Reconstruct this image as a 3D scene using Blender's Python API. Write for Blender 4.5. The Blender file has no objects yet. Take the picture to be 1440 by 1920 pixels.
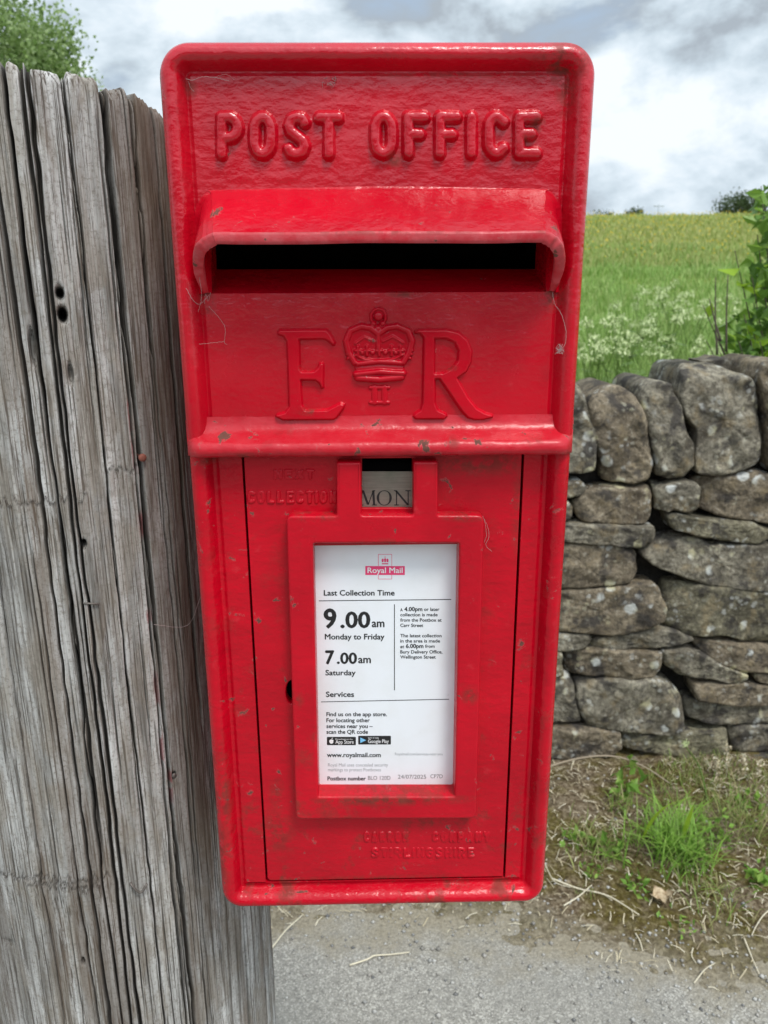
import bpy, bmesh, math, random
import numpy as np
R = math.radians
rng = np.random.default_rng(7)
random.seed(7)
S = bpy.context.scene
COL = S.collection

# ------------------------------------------------------------------ camera
EYE = 1.45                                   # height of the lens above the pavement
F_PX, CX, CY = 1442.0, 720.0, 960.0          # focal length / centre in photo pixels
_d = np.array([28.0, 5080.0, 1442.0]); _d /= np.linalg.norm(_d)      # world down in camera axes
_b = .0166; _a = -(28 + 1442 * _b) / 5080
_X = np.array([1.0, _a, _b]); _X /= np.linalg.norm(_X)
_Z = -_d; _Y = np.cross(_Z, _X)
ROT = np.stack([_X, _Y, _Z])                 # camera (right, down, forward) -> world
from mathutils import Matrix, Vector
cam_d = bpy.data.cameras.new('camera'); cam = bpy.data.objects.new('camera', cam_d); COL.objects.link(cam)
right, down, fwd = ROT[:, 0], ROT[:, 1], ROT[:, 2]
M = Matrix.Identity(4)
for i in range(3):
    M[i][0] = right[i]; M[i][1] = -down[i]; M[i][2] = -fwd[i]
M[2][3] = EYE
cam.matrix_world = M
cam_d.sensor_fit = 'VERTICAL'; cam_d.sensor_height = 34.6; cam_d.sensor_width = 25.95
cam_d.lens = F_PX / 1920 * 34.6
cam_d.clip_start = .02; cam_d.clip_end = 2000
cam_d.dof.use_dof = True; cam_d.dof.focus_distance = .54; cam_d.dof.aperture_fstop = 15.0
S.camera = cam

# ------------------------------------------------------------------ light, sky, exposure
SUN_EL, SUN_AZ = 60.0, 150.0                 # azimuth clockwise from +Y (straight ahead); 180 = behind the camera
def build_world():
    w = bpy.data.worlds.new("World"); S.world = w; w.use_nodes = True
    nt = w.node_tree; nt.nodes.clear(); N = nt.nodes.new; L = nt.links.new
    out = N('ShaderNodeOutputWorld'); bg = N('ShaderNodeBackground'); bg.inputs['Strength'].default_value = .1
    L(bg.outputs[0], out.inputs[0])
    sky = N('ShaderNodeTexSky'); sky.sky_type = 'NISHITA'; sky.sun_disc = False
    sky.sun_elevation = R(SUN_EL); sky.sun_rotation = R(SUN_AZ); sky.air_density = 1; sky.dust_density = 1.5
    tc = N('ShaderNodeTexCoord')
    sep = N('ShaderNodeSeparateXYZ'); L(tc.outputs['Generated'], sep.inputs[0])
    def math_(op, a, b=None, clamp=False):
        n = N('ShaderNodeMath'); n.operation = op; n.use_clamp = clamp
        for k, v in ((0, a), (1, b)):
            if v is None: continue
            if isinstance(v, (int, float)): n.inputs[k].default_value = v
            else: L(v, n.inputs[k])
        return n.outputs[0]
    # cloud field over the sky directions: heaped clouds with bright tops and grey undersides
    def noise(scale, detail, rough, dist=0.0, off=(0, 0, 0)):
        mp = N('ShaderNodeMapping'); mp.inputs['Location'].default_value = off; mp.inputs['Scale'].default_value = (1, 1, 1.75); L(tc.outputs['Generated'], mp.inputs['Vector'])
        n = N('ShaderNodeTexNoise'); n.inputs['Scale'].default_value = scale; n.inputs['Detail'].default_value = detail
        n.inputs['Roughness'].default_value = rough; n.inputs['Distortion'].default_value = dist
        L(mp.outputs[0], n.inputs['Vector']); return n.outputs['Fac']
    def ramp(f, pts):
        r = N('ShaderNodeValToRGB'); e = r.color_ramp.elements
        while len(e) < len(pts): e.new(.5)
        for k, (p, c) in enumerate(pts):
            e[k].position = p; e[k].color = (c, c, c, 1) if isinstance(c, (int, float)) else (*c, 1)
        L(f, r.inputs[0]); return r.outputs[0]
    o1 = (.35, 1.9, .4)
    n1 = noise(5.2, 7, .56, .2, o1); n2 = noise(5.2, 7, .56, .2, (o1[0], o1[1], o1[2] + .085)); big = noise(1.9, 3, .5, 0, (2.2, .4, 1.0))
    lit = math_('ADD', math_('MULTIPLY', math_('SUBTRACT', n1, n2), 1.9), math_('ADD', math_('MULTIPLY', math_('SUBTRACT', n1, .5), .55), math_('ADD', math_('MULTIPLY', math_('SUBTRACT', big, .5), .85), .455)))
    cover = ramp(math_('ADD', math_('MULTIPLY', n1, .6), math_('MULTIPLY', big, .4)), [(.38, .15), (.47, 1.0)])
    body = ramp(lit, [(.22, (4.1, 4.7, 5.3)), (.42, (5.9, 6.9, 7.7)), (.58, (7.3, 8.3, 9.1)), (.78, (9.1, 9.7, 10.2))])
    mx = N('ShaderNodeMixRGB'); L(cover, mx.inputs[0])
    # clear gaps: sky lifted by thin high cloud
    thin = N('ShaderNodeMixRGB'); thin.inputs[0].default_value = .55; L(sky.outputs[0], thin.inputs[1]); thin.inputs[2].default_value = (5.9, 7.6, 9.6, 1)
    L(thin.outputs[0], mx.inputs[1]); L(body, mx.inputs[2])
    # brighter cloud round the veiled sun
    sd = (math.sin(R(SUN_AZ)) * math.cos(R(SUN_EL)), math.cos(R(SUN_AZ)) * math.cos(R(SUN_EL)), math.sin(R(SUN_EL)))
    dot = N('ShaderNodeVectorMath'); dot.operation = 'DOT_PRODUCT'; L(tc.outputs['Generated'], dot.inputs[0]); dot.inputs[1].default_value = sd
    glow = math_('ADD', math_('MULTIPLY', math_('POWER', math_('MAXIMUM', dot.outputs['Value'], 0.0), 2.5), 1.5), 1.0)
    sc = N('ShaderNodeVectorMath'); sc.operation = 'SCALE'; L(mx.outputs[0], sc.inputs[0]); L(glow, sc.inputs['Scale'])
    L(sc.outputs[0], bg.inputs['Color'])
build_world()
sun_d = bpy.data.lights.new('sun', 'SUN'); sun_d.energy = 2.4; sun_d.angle = R(16); sun_d.color = (1, .96, .9)
sun = bpy.data.objects.new('sun', sun_d); COL.objects.link(sun)
_sv = Vector((math.sin(R(SUN_AZ)) * math.cos(R(SUN_EL)), math.cos(R(SUN_AZ)) * math.cos(R(SUN_EL)), math.sin(R(SUN_EL))))
sun.rotation_euler = _sv.to_track_quat('Z', 'Y').to_euler()
sun.location = _sv * 20
S.view_settings.view_transform = 'Standard'; S.view_settings.look = 'None'
S.view_settings.gamma = 1; S.view_settings.use_curve_mapping = False
S.view_settings.exposure = 0.08

# ------------------------------------------------------------------ measuring helpers (photo pixel -> point on a real plane)
def ray(px, py):
    return ROT @ np.array([px - CX, py - CY, F_PX])
def at(px, py, Y):
    v = ray(px, py); v = v * (Y / v[1]); return np.array([v[0], v[1], v[2] + EYE])
def gnd(px, py, z=0.0):
    v = ray(px, py); v = v * ((z - EYE) / v[2]); return np.array([v[0], v[1], z])
YP = .522                                    # the box's front panel plane
def P(px, py, h=0.0):                        # point on the box face, h metres proud of the panel
    p = at(px, py, YP - h); return np.array([p[0], p[2]])

xL = at(302 + .0758 * 700, 850, .5255)[0]; xR = at(1112 - .0617 * 700, 850, .5255)[0]; XC = (xL + xR) / 2; HW = (xR - xL) / 2
zT = at(700, 80.5, .5235)[2]; zB = at(700, 1698, .5175)[2]; zN = P(709, 857, .016)[1]           # top, bottom, underside of the ledge

# ------------------------------------------------------------------ mesh helpers
WL = {}                                      # world location of every object
def flat(parts):
    V = []; Fc = []; MI = []; o = 0
    for k, (v, f) in enumerate(parts):
        v = np.asarray(v, float); V.append(v)
        for q in f: Fc.append([int(i) + o for i in q]); MI.append(k)
        o += len(v)
    return np.concatenate(V), Fc, MI
def mk(name, V, Fc, mats, parent=None, loc=None, smooth=True, sharp=None, mi=None):
    V = np.asarray(V, float)
    if parent is not None: base = WL[parent]
    elif loc is not None: base = np.asarray(loc, float)
    else: base = np.array([(V[:, 0].min() + V[:, 0].max()) / 2, (V[:, 1].min() + V[:, 1].max()) / 2, V[:, 2].min()])
    me = bpy.data.meshes.new(name)
    if isinstance(Fc, np.ndarray):
        n, k = Fc.shape
        me.vertices.add(len(V)); me.vertices.foreach_set('co', (V - base).astype(np.float32).ravel())
        me.loops.add(n * k); me.loops.foreach_set('vertex_index', Fc.astype(np.int32).ravel())
        me.polygons.add(n); me.polygons.foreach_set('loop_start', np.arange(0, n * k, k, dtype=np.int32))
        me.update(calc_edges=True); me.validate()
    else:
        me.from_pydata((V - base).tolist(), [], Fc); me.update()
    if not isinstance(mats, (list, tuple)): mats = [mats]
    for m in mats: me.materials.append(m)
    if mi is not None: me.polygons.foreach_set('material_index', np.asarray(mi, dtype=np.int32))
    me.polygons.foreach_set('use_smooth', np.full(len(me.polygons), smooth))
    if smooth and sharp: me.set_sharp_from_angle(angle=R(sharp))
    o = bpy.data.objects.new(name, me); COL.objects.link(o)
    if parent is not None: o.parent = parent; WL[o] = base
    else: o.location = base; WL[o] = base
    return o
def tag(o, label=None, cat=None, group=None, kind=None):
    if label: o['label'] = label
    if cat: o['category'] = cat
    if group: o['group'] = group
    if kind: o['kind'] = kind
    return o
def thing(name, loc, label, cat, group=None):
    o = bpy.data.objects.new(name, None); COL.objects.link(o); o.location = loc; o.empty_display_size = .1
    WL[o] = np.asarray(loc, float); return tag(o, label, cat, group)
def orient(V, Fc, toward):                   # flip faces so their mean normal points to 'toward'
    V = np.asarray(V); q = Fc[len(Fc) // 2]
    return Fc
def grid_faces(nu, nv, off=0):
    i = np.arange(nu * nv).reshape(nu, nv)
    return np.stack([i[:-1, :-1].ravel(), i[1:, :-1].ravel(), i[1:, 1:].ravel(), i[:-1, 1:].ravel()], 1) + off
def box(x0, x1, y0, y1, z0, z1):
    v = [(x, y, z) for x in (x0, x1) for y in (y0, y1) for z in (z0, z1)]
    return v, [(0, 1, 3, 2), (4, 6, 7, 5), (0, 4, 5, 1), (2, 3, 7, 6), (0, 2, 6, 4), (1, 5, 7, 3)]
def tube(path, r, n=6):
    path = np.asarray(path, float); m = len(path)
    r = np.full(m, r) if np.isscalar(r) else np.asarray(r, float)
    T = np.gradient(path, axis=0); T /= np.linalg.norm(T, axis=1)[:, None] + 1e-12
    ref = np.array([0, 0, 1.]) if abs(T[:, 2]).mean() < .8 else np.array([1., 0, 0])
    U = np.cross(T, ref); U /= np.linalg.norm(U, axis=1)[:, None] + 1e-12; W = np.cross(T, U)
    a = np.arange(n) * 2 * np.pi / n
    V = (path[:, None] + r[:, None, None] * (np.cos(a)[None, :, None] * U[:, None] + np.sin(a)[None, :, None] * W[:, None])).reshape(-1, 3)
    Fc = []
    for i in range(m - 1):
        for k in range(n):
            Fc.append((i * n + k, i * n + (k + 1) % n, (i + 1) * n + (k + 1) % n, (i + 1) * n + k))
    Fc.append(tuple(range(n))[::-1]); Fc.append(tuple((m - 1) * n + k for k in range(n)))
    return V, Fc
def spline(pts, n):
    pts = np.asarray(pts, float); t = np.zeros(len(pts)); t[1:] = np.cumsum(np.linalg.norm(np.diff(pts, axis=0), axis=1))
    # Catmull-Rom
    q = np.concatenate([[2 * pts[0] - pts[1]], pts, [2 * pts[-1] - pts[-2]]])
    out = []
    for s in np.linspace(0, t[-1], n):
        i = min(np.searchsorted(t, s, side='right') - 1, len(pts) - 2); u = (s - t[i]) / max(t[i + 1] - t[i], 1e-9)
        p0, p1, p2, p3 = q[i], q[i + 1], q[i + 2], q[i + 3]
        out.append(.5 * (2 * p1 + (p2 - p0) * u + (2 * p0 - 5 * p1 + 4 * p2 - p3) * u * u + (3 * p1 - p0 - 3 * p2 + p3) * u ** 3))
    return np.array(out)
# value noise
def _hash(ix, iy, iz, seed):
    h = (ix.astype(np.int64) * 374761393 + iy.astype(np.int64) * 668265263 + iz.astype(np.int64) * 2147483647 + seed * 974634777) & 0x7fffffff
    h = (h ^ (h >> 13)) * 1274126177 & 0x7fffffff
    return ((h ^ (h >> 16)) & 0xffff) / 65535.0
def vnoise(x, y, z=0.0, seed=0):
    x, y, z = np.broadcast_arrays(np.asarray(x, float), np.asarray(y, float), np.asarray(z, float))
    ix, iy, iz = np.floor(x), np.floor(y), np.floor(z); fx, fy, fz = x - ix, y - iy, z - iz
    fx, fy, fz = [f * f * (3 - 2 * f) for f in (fx, fy, fz)]
    r = 0
    for a in (0, 1):
        for b in (0, 1):
            for c in (0, 1):
                r = r + _hash(ix + a, iy + b, iz + c, seed) * (fx if a else 1 - fx) * (fy if b else 1 - fy) * (fz if c else 1 - fz)
    return r * 2 - 1
def fbm(x, y, z=0.0, oct=4, seed=0, gain=.5):
    s = 0; a = 1.0; f = 1.0
    for k in range(oct):
        s = s + a * vnoise(np.asarray(x) * f, np.asarray(y) * f, np.asarray(z) * f, seed + k * 17); a *= gain; f *= 2.03
    return s
def smooth01(t):
    t = np.clip(t, 0, 1); return t * t * (3 - 2 * t)

# ------------------------------------------------------------------ materials
class NT:
    def __init__(self, name):
        self.m = bpy.data.materials.new(name); self.m.use_nodes = True
        self.t = self.m.node_tree; self.bsdf = self.t.nodes['Principled BSDF']
        self.tc = self.t.nodes.new('ShaderNodeTexCoord')
    def N(self, k): return self.t.nodes.new(k)
    def set(self, sock, v):
        if isinstance(v, (int, float)): sock.default_value = v
        elif isinstance(v, (tuple, list)): sock.default_value = (*v, 1) if len(v) == 3 and sock.type == 'RGBA' else v
        else: self.t.links.new(v, sock)
    def co(self, scale=(1, 1, 1), loc=(0, 0, 0), which='Object'):
        mp = self.N('ShaderNodeMapping'); mp.inputs['Scale'].default_value = scale; mp.inputs['Location'].default_value = loc
        self.t.links.new(self.tc.outputs[which], mp.inputs['Vector']); return mp.outputs[0]
    def noise(self, scale, detail=4, rough=.55, vec=None, dist=0.0):
        n = self.N('ShaderNodeTexNoise'); n.inputs['Scale'].default_value = scale; n.inputs['Detail'].default_value = detail
        n.inputs['Roughness'].default_value = rough; n.inputs['Distortion'].default_value = dist
        self.t.links.new(vec if vec is not None else self.tc.outputs['Object'], n.inputs['Vector']); return n.outputs['Fac']
    def voro(self, scale, feature='F1', vec=None, rnd=1.0):
        n = self.N('ShaderNodeTexVoronoi'); n.feature = feature; n.inputs['Scale'].default_value = scale; n.inputs['Randomness'].default_value = rnd
        self.t.links.new(vec if vec is not None else self.tc.outputs['Object'], n.inputs['Vector']); return n.outputs['Distance']
    def ramp(self, f, pts):
        r = self.N('ShaderNodeValToRGB'); e = r.color_ramp.elements
        while len(e) < len(pts): e.new(.5)
        for k, (p, c) in enumerate(pts):
            e[k].position = p; e[k].color = (c, c, c, 1) if isinstance(c, (int, float)) else (*c, 1)
        self.set(r.inputs[0], f); return r.outputs[0]
    def mix(self, f, a, b, mode='MIX'):
        n = self.N('ShaderNodeMixRGB'); n.blend_type = mode
        self.set(n.inputs[0], f); self.set(n.inputs[1], a); self.set(n.inputs[2], b); return n.outputs[0]
    def math(self, op, a, b=0.0, clamp=False):
        n = self.N('ShaderNodeMath'); n.operation = op; n.use_clamp = clamp
        self.set(n.inputs[0], a); self.set(n.inputs[1], b); return n.outputs[0]
    def bump(self, h, strength=.3, dist=.001, prev=None):
        n = self.N('ShaderNodeBump'); n.inputs['Strength'].default_value = strength; n.inputs['Distance'].default_value = dist
        self.set(n.inputs['Height'], h)
        if prev is not None: self.t.links.new(prev, n.inputs['Normal'])
        return n.outputs[0]
    def fin(self, color=None, rough=None, normal=None, **kw):
        if color is not None: self.set(self.bsdf.inputs['Base Color'], color)
        if rough is not None: self.set(self.bsdf.inputs['Roughness'], rough)
        if normal is not None: self.t.links.new(normal, self.bsdf.inputs['Normal'])
        for k, v in kw.items(): self.set(self.bsdf.inputs[k.replace('_', ' ')], v)
        return self.m
    def sepz(self, which='Object'):
        s = self.N('ShaderNodeSeparateXYZ'); self.t.links.new(self.tc.outputs[which], s.inputs[0]); return s.outputs

def red_paint(name, wear=.5, lumps=1.0, gloss=.2, spots=(), graded=False, spec0=.3, rub=0.0):
    n = NT(name); o = n.sepz(); z = o[2]
    base = n.mix(n.ramp(n.noise(14, 5), [(.35, 0), (.65, 1)]), (.415, .0007, .0105), (.54, .0011, .0135))
    base = n.mix(n.ramp(n.noise(70, 6, .6), [(.62, 0), (.74, .3)]), base, (.58, .05, .06))       # rubbed spots
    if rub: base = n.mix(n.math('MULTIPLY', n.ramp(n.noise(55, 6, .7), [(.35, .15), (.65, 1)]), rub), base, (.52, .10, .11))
    # grime: low on the box, and in the corners where it has gathered
    g = n.math('MULTIPLY', n.ramp(z, [(0.0, .85), (.25, .3), (.5, .06)]), n.ramp(n.noise(34, 6, .68), [(.56, 0), (.66, .8)]))
    g = n.math('MULTIPLY', g, wear)
    if spots:
        nz = n.ramp(n.noise(95, 6, .75), [(.42, 0), (.54, 1)])
        for (px, py, rx, rz, k) in spots:
            q = P(px, py); mp = n.N('ShaderNodeMapping'); mp.inputs['Location'].default_value = (-(q[0] - XC) / rx, 0, -(q[1] - zB) / rz); mp.inputs['Scale'].default_value = (1 / rx, 0, 1 / rz)
            n.t.links.new(n.tc.outputs['Object'], mp.inputs['Vector'])
            ln = n.N('ShaderNodeVectorMath'); ln.operation = 'LENGTH'; n.t.links.new(mp.outputs[0], ln.inputs[0])
            g = n.math('MAXIMUM', g, n.math('MULTIPLY', n.ramp(ln.outputs['Value'], [(.25, k * .8), (1.0, 0)]), nz))
    base = n.mix(g, base, n.mix(n.noise(150, 3), (.05, .016, .013), (.15, .065, .04)))
    # chips: pale broken edge, then old undercoat
    cn = n.noise(80, 6, .66, dist=.5); th = .725 - .070 * wear
    pale = n.ramp(cn, [(th - .018, 0), (th - .008, 1)]); chip = n.ramp(cn, [(th, 0), (th + .012, 1)])
    base = n.mix(n.math('MULTIPLY', pale, .55), base, (.50, .10, .10))
    base = n.mix(n.math('MULTIPLY', chip, .9), base, n.mix(n.noise(200, 3), (.05, .028, .022), (.15, .085, .06)))
    h1 = n.noise(1, 3, .5, vec=n.co((150, 150, 240))); h2 = n.noise(1, 3, .5, vec=n.co((46, 46, 70)), dist=.2); h3 = n.noise(620, 3, .6)
    h4 = n.ramp(n.noise(130, 2, .5), [(.56, 0), (.70, 1)])
    if graded:                               # brushed on thick and lumpy round the lettering, smoother below the hood
        k = n.ramp(z, [(.34, .22), (.42, .45), (.50, 1)])
        h1 = n.math('MULTIPLY', h1, k); h2 = n.math('MULTIPLY', h2, k)
    b = n.bump(h2, .34 * lumps, .003); b = n.bump(h1, .28 * lumps, .0014, b); b = n.bump(h4, .10 * lumps, .0005, b); b = n.bump(h3, .12 * lumps, .0004, b)
    crk = n.math('MAXIMUM', n.ramp(n.voro(60, 'DISTANCE_TO_EDGE', vec=n.co((1, 1, 2.2))), [(0, 0), (.02, 1)]), n.ramp(n.noise(24, 3), [(.56, 1), (.62, 0)]))
    b = n.bump(n.noise(1, 4, .6, vec=n.co((700, 700, 26) if not graded else (26, 700, 500))), .16, .0004, b)
    b = n.bump(crk, .12, .0003, b); b = n.bump(pale, -.4, .0006, b)
    rough = n.mix(n.math('MAXIMUM', chip, g), n.ramp(n.noise(40, 4), [(.3, gloss), (.75, gloss + .14)]), (.8, .8, .8))
    spec = n.ramp(z, [(.36, .26), (.46, .62)]) if graded else spec0
    return n.fin(base, rough, b, Specular_IOR_Level=n.mix(n.math('MAXIMUM', chip, g), spec if graded else (spec0,) * 3, (.12, .12, .12)))
RED = red_paint('red_gloss_paint', 1.0, 1.35, .17, [(1035, 1600, .012, .03, .6), (425, 1470, .006, .06, .8), (420, 1580, .008, .05, .7), (912, 1688, .010, .007, .8), (392, 860, .012, .004, .7)])
RED_TOP = red_paint('red_gloss_paint_lumpy', .35, 1.25, .17, [(1055, 120, .022, .014, .95), (1062, 165, .008, .02, .7), (1008, 233, .006, .006, .9), (985, 262, .010, .004, .7), (740, 300, .006, .006, .8), (357, 165, .005, .008, .8), (388, 560, .007, .016, .8), (1036, 555, .010, .012, .9), (755, 552, .014, .0025, .8), (850, 140, .07, .0022, .6), (1090, 92, .014, .006, .6)], True)
RED_LETTER = red_paint('red_cypher_paint', .4, .5, .14, [(585, 770, .012, .004, .8), (572, 690, .007, .003, .7), (845, 690, .007, .003, .6), (770, 610, .008, .006, .5)])
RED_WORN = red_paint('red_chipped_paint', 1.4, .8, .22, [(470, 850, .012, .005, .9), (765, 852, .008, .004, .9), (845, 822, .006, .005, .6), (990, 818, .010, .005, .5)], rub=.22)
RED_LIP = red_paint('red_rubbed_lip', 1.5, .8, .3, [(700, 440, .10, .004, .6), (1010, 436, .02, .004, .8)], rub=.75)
RED_DOOR = red_paint('red_satin_paint', 1.0, 1.2, .26, [(900, 868, .05, .012, .75), (970, 960, .006, .05, .5), (520, 1560, .02, .03, .6), (700, 1650, .12, .006, .8), (520, 1490, .008, .02, .6)])
def simple(name, c, rough=.6, metal=0.0, **kw):
    n = NT(name); return n.fin(c, rough, Metallic=metal, **kw)
def dark_iron():
    n = NT('dark_iron'); return n.fin((.006, .005, .005), .9)
IRON = dark_iron()
def steel():
    n = NT('brushed_steel')
    v = n.co((30, 30, 900)); s = n.noise(1, 3, .6, vec=v)
    st = n.ramp(n.noise(55, 4), [(.42, 0), (.7, 1)])
    c = n.mix(n.ramp(s, [(.3, 0), (.7, 1)]), (.20, .175, .14), (.29, .26, .215))
    c = n.mix(n.math('MULTIPLY', st, .8), c, (.16, .165, .12))
    return n.fin(c, n.ramp(s, [(.3, .38), (.7, .5)]), n.bump(s, .15, .0003), Metallic=.35)
STEEL = steel()
def paper():
    n = NT('notice_plastic')
    c = n.mix(n.ramp(n.noise(25, 4), [(.45, 0), (.75, 1)]), (.80, .82, .85), (.74, .75, .75))
    c = n.mix(n.ramp(n.noise(330, 3), [(.76, 0), (.80, .5)]), c, (.35, .35, .33))
    return n.fin(c, .32, Specular_IOR_Level=.45)
PAPER = paper()
INK = simple('black_ink', (.012, .012, .013), .5)
GREY_INK = simple('grey_ink', (.16, .165, .17), .5)
PALE_INK = simple('pale_grey_ink', (.34, .35, .36), .5)
PINK = simple('pink_ink', (.80, .045, .17), .45)
WHITE = simple('white_ink', (.82, .82, .82), .5)
BLUE = simple('light_blue_ink', (.20, .52, .80), .5)
WEB = simple('cobweb_silk', (.42, .31, .30), .9)

def wood():
    n = NT('weathered_wood')
    g1 = n.noise(1, 6, .62, vec=n.co((90, 90, 6)), dist=.3)
    g2 = n.noise(1, 5, .65, vec=n.co((640, 640, 8)), dist=.15)
    g3 = n.noise(1, 6, .65, vec=n.co((40, 40, 14)), dist=.6)
    g4 = n.noise(330, 5, .75)
    c = n.ramp(g1, [(.32, (.17, .158, .142)), (.44, (.32, .308, .288)), (.56, (.47, .46, .44)), (.70, (.68, .67, .65))])
    c = n.mix(n.ramp(g2, [(.40, .92), (.48, 0)]), c, (.07, .06, .051), 'MIX'); c = n.mix(n.ramp(g2, [(.56, 0), (.66, .5)]), c, (.60, .585, .55))
    c = n.mix(n.ramp(g3, [(.42, .55), (.54, 0)]), c, n.mix(n.ramp(g2, [(.4, 0), (.6, 1)]), (.16, .128, .095), (.30, .26, .21)))
    c = n.mix(n.ramp(g4, [(.36, .6), (.5, 0)]), c, (.16, .14, .115))
    at_ = n.N('ShaderNodeVertexColor'); at_.layer_name = 'stain_shade'
    s = n.N('ShaderNodeSeparateColor'); n.t.links.new(at_.outputs['Color'], s.inputs[0])
    c = n.mix(s.outputs[1], c, n.mix(g1, (.03, .018, .012), (.165, .108, .07)))      # sheltered brown side, with part of its shade painted in
    c = n.mix(s.outputs[0], c, (.23, .012, .022))                              # old red paint dribbles
    c = n.mix(s.outputs[2], c, (.016, .013, .011))                             # blackened splits and knots
    b = n.bump(g1, .25, .0012); b = n.bump(g2, .9, .0008, b); b = n.bump(g4, .35, .0005, b)
    return n.fin(c, .88, b, Specular_IOR_Level=.2)
WOOD = wood()
def stone(name, tint, dark):
    n = NT(name); rnd = n.N('ShaderNodeObjectInfo').outputs['Random']
    a = n.noise(9, 6, .62); f = n.noise(70, 5, .7)
    c = n.mix(n.ramp(a, [(.34, 0), (.68, 1)]), dark, tint)
    c = n.mix(n.ramp(f, [(.36, .8), (.54, 0)]), c, (.07, .06, .048)); c = n.mix(n.ramp(f, [(.56, 0), (.7, .5)]), c, (.48, .44, .36))
    c = n.mix(n.ramp(n.noise(16, 5, .65, vec=n.co(loc=(3, 1, 2))), [(.54, 0), (.7, .75)]), c, (.26, .20, .115))
    blk = n.ramp(n.noise(13, 5, .6, vec=n.co(loc=(7, 5, 1))), [(.52, 0), (.62, .85)])
    c = n.mix(blk, c, (.05, .045, .042))
    # lichen: round pale spots, in patches
    w = n.N('ShaderNodeVectorMath'); w.operation = 'ADD'
    nz = n.N('ShaderNodeTexNoise'); nz.inputs['Scale'].default_value = 60; n.t.links.new(n.tc.outputs['Object'], nz.inputs['Vector'])
    sc = n.N('ShaderNodeVectorMath'); sc.operation = 'SCALE'; sc.inputs['Scale'].default_value = .014; n.t.links.new(nz.outputs['Color'], sc.inputs[0])
    n.t.links.new(n.tc.outputs['Object'], w.inputs[0]); n.t.links.new(sc.outputs[0], w.inputs[1])
    l1 = n.ramp(n.voro(19, vec=w.outputs[0]), [(.30, 1), (.40, 0)])
    l2 = n.ramp(n.voro(48, vec=w.outputs[0]), [(.26, 1), (.40, 0)])
    pm = n.ramp(n.noise(8, 3, vec=n.co(loc=(9, 2, 4))), [(.54, 0), (.60, 1)])
    pm2 = n.ramp(n.noise(10, 3, vec=n.co(loc=(1, 8, 6))), [(.52, 0), (.60, 1)])
    li = n.math('MAXIMUM', n.math('MULTIPLY', l1, pm), n.math('MULTIPLY', n.math('MULTIPLY', l2, pm2), .45))
    c = n.mix(n.math('MULTIPLY', li, .85), c, n.mix(n.ramp(n.noise(12, 2), [(.45, 0), (.6, 1)]), (.62, .63, .60), (.52, .48, .30)))
    b = n.bump(a, .6, .03); b = n.bump(f, .9, .010, b)
    return n.fin(c, .95, b, Specular_IOR_Level=.15)
STONES = [stone('gritstone_grey', (.37, .335, .255), (.088, .076, .058)), stone('gritstone_brown', (.34, .28, .195), (.09, .07, .05)), stone('gritstone_olive', (.315, .285, .19), (.08, .072, .05))]
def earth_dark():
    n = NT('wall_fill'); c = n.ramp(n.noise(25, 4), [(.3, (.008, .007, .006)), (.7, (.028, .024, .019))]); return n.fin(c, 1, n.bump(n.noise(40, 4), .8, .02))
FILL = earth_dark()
def tarmac():
    n = NT('pavement_tarmac'); o = n.sepz()
    agg = n.voro(230); f = n.noise(420, 4, .7); big = n.noise(3.2, 5, .6)
    m = n.noise(55, 6, .78); v2 = n.voro(95)
    c = n.ramp(m, [(.30, (.15, .144, .13)), (.45, (.285, .272, .243)), (.58, (.365, .35, .312)), (.72, (.54, .52, .465))])
    vc = n.N('ShaderNodeTexVoronoi'); vc.inputs['Scale'].default_value = 330; n.t.links.new(n.tc.outputs['Object'], vc.inputs['Vector'])
    bw = n.N('ShaderNodeSeparateColor'); n.t.links.new(vc.outputs['Color'], bw.inputs[0])
    c = n.mix(.45, c, n.ramp(bw.outputs[0], [(.05, (.055, .053, .047)), (.35, (.20, .19, .168)), (.7, (.30, .285, .25)), (.97, (.66, .635, .57))]))
    c = n.mix(n.ramp(big, [(.42, .0), (.62, .5)]), c, (.235, .225, .20))
    c = n.mix(n.ramp(v2, [(.10, .75), (.20, 0)]), c, n.mix(n.noise(30, 1), (.60, .58, .54), (.10, .10, .10)))
    # sandy dirt trodden over the edge next to the verge
    edge = n.ramp(n.math('ADD', o[1], n.math('MULTIPLY', n.math('SUBTRACT', n.noise(4.5, 5, .6), .5), .55)), [(1.12, 0), (1.5, 1)])
    at_ = n.N('ShaderNodeVertexColor'); at_.layer_name = 'edge'; sr = n.N('ShaderNodeSeparateColor'); n.t.links.new(at_.outputs['Color'], sr.inputs[0]); ev = sr.outputs[0]
    e2 = n.math('ADD', ev, n.math('MULTIPLY', n.math('SUBTRACT', n.noise(6.5, 7, .68), .5), 1.0))
    dirt = n.ramp(e2, [(.30, 0), (.58, .9)])
    c = n.mix(dirt, c, n.ramp(n.noise(120, 5, .7), [(.3, (.15, .128, .088)), (.7, (.36, .318, .235))]))
    b = n.bump(agg, .5, .004); b = n.bump(f, .5, .003, b)
    return n.fin(c, .95, b, Specular_IOR_Level=.2)
TARMAC = tarmac()
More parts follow.
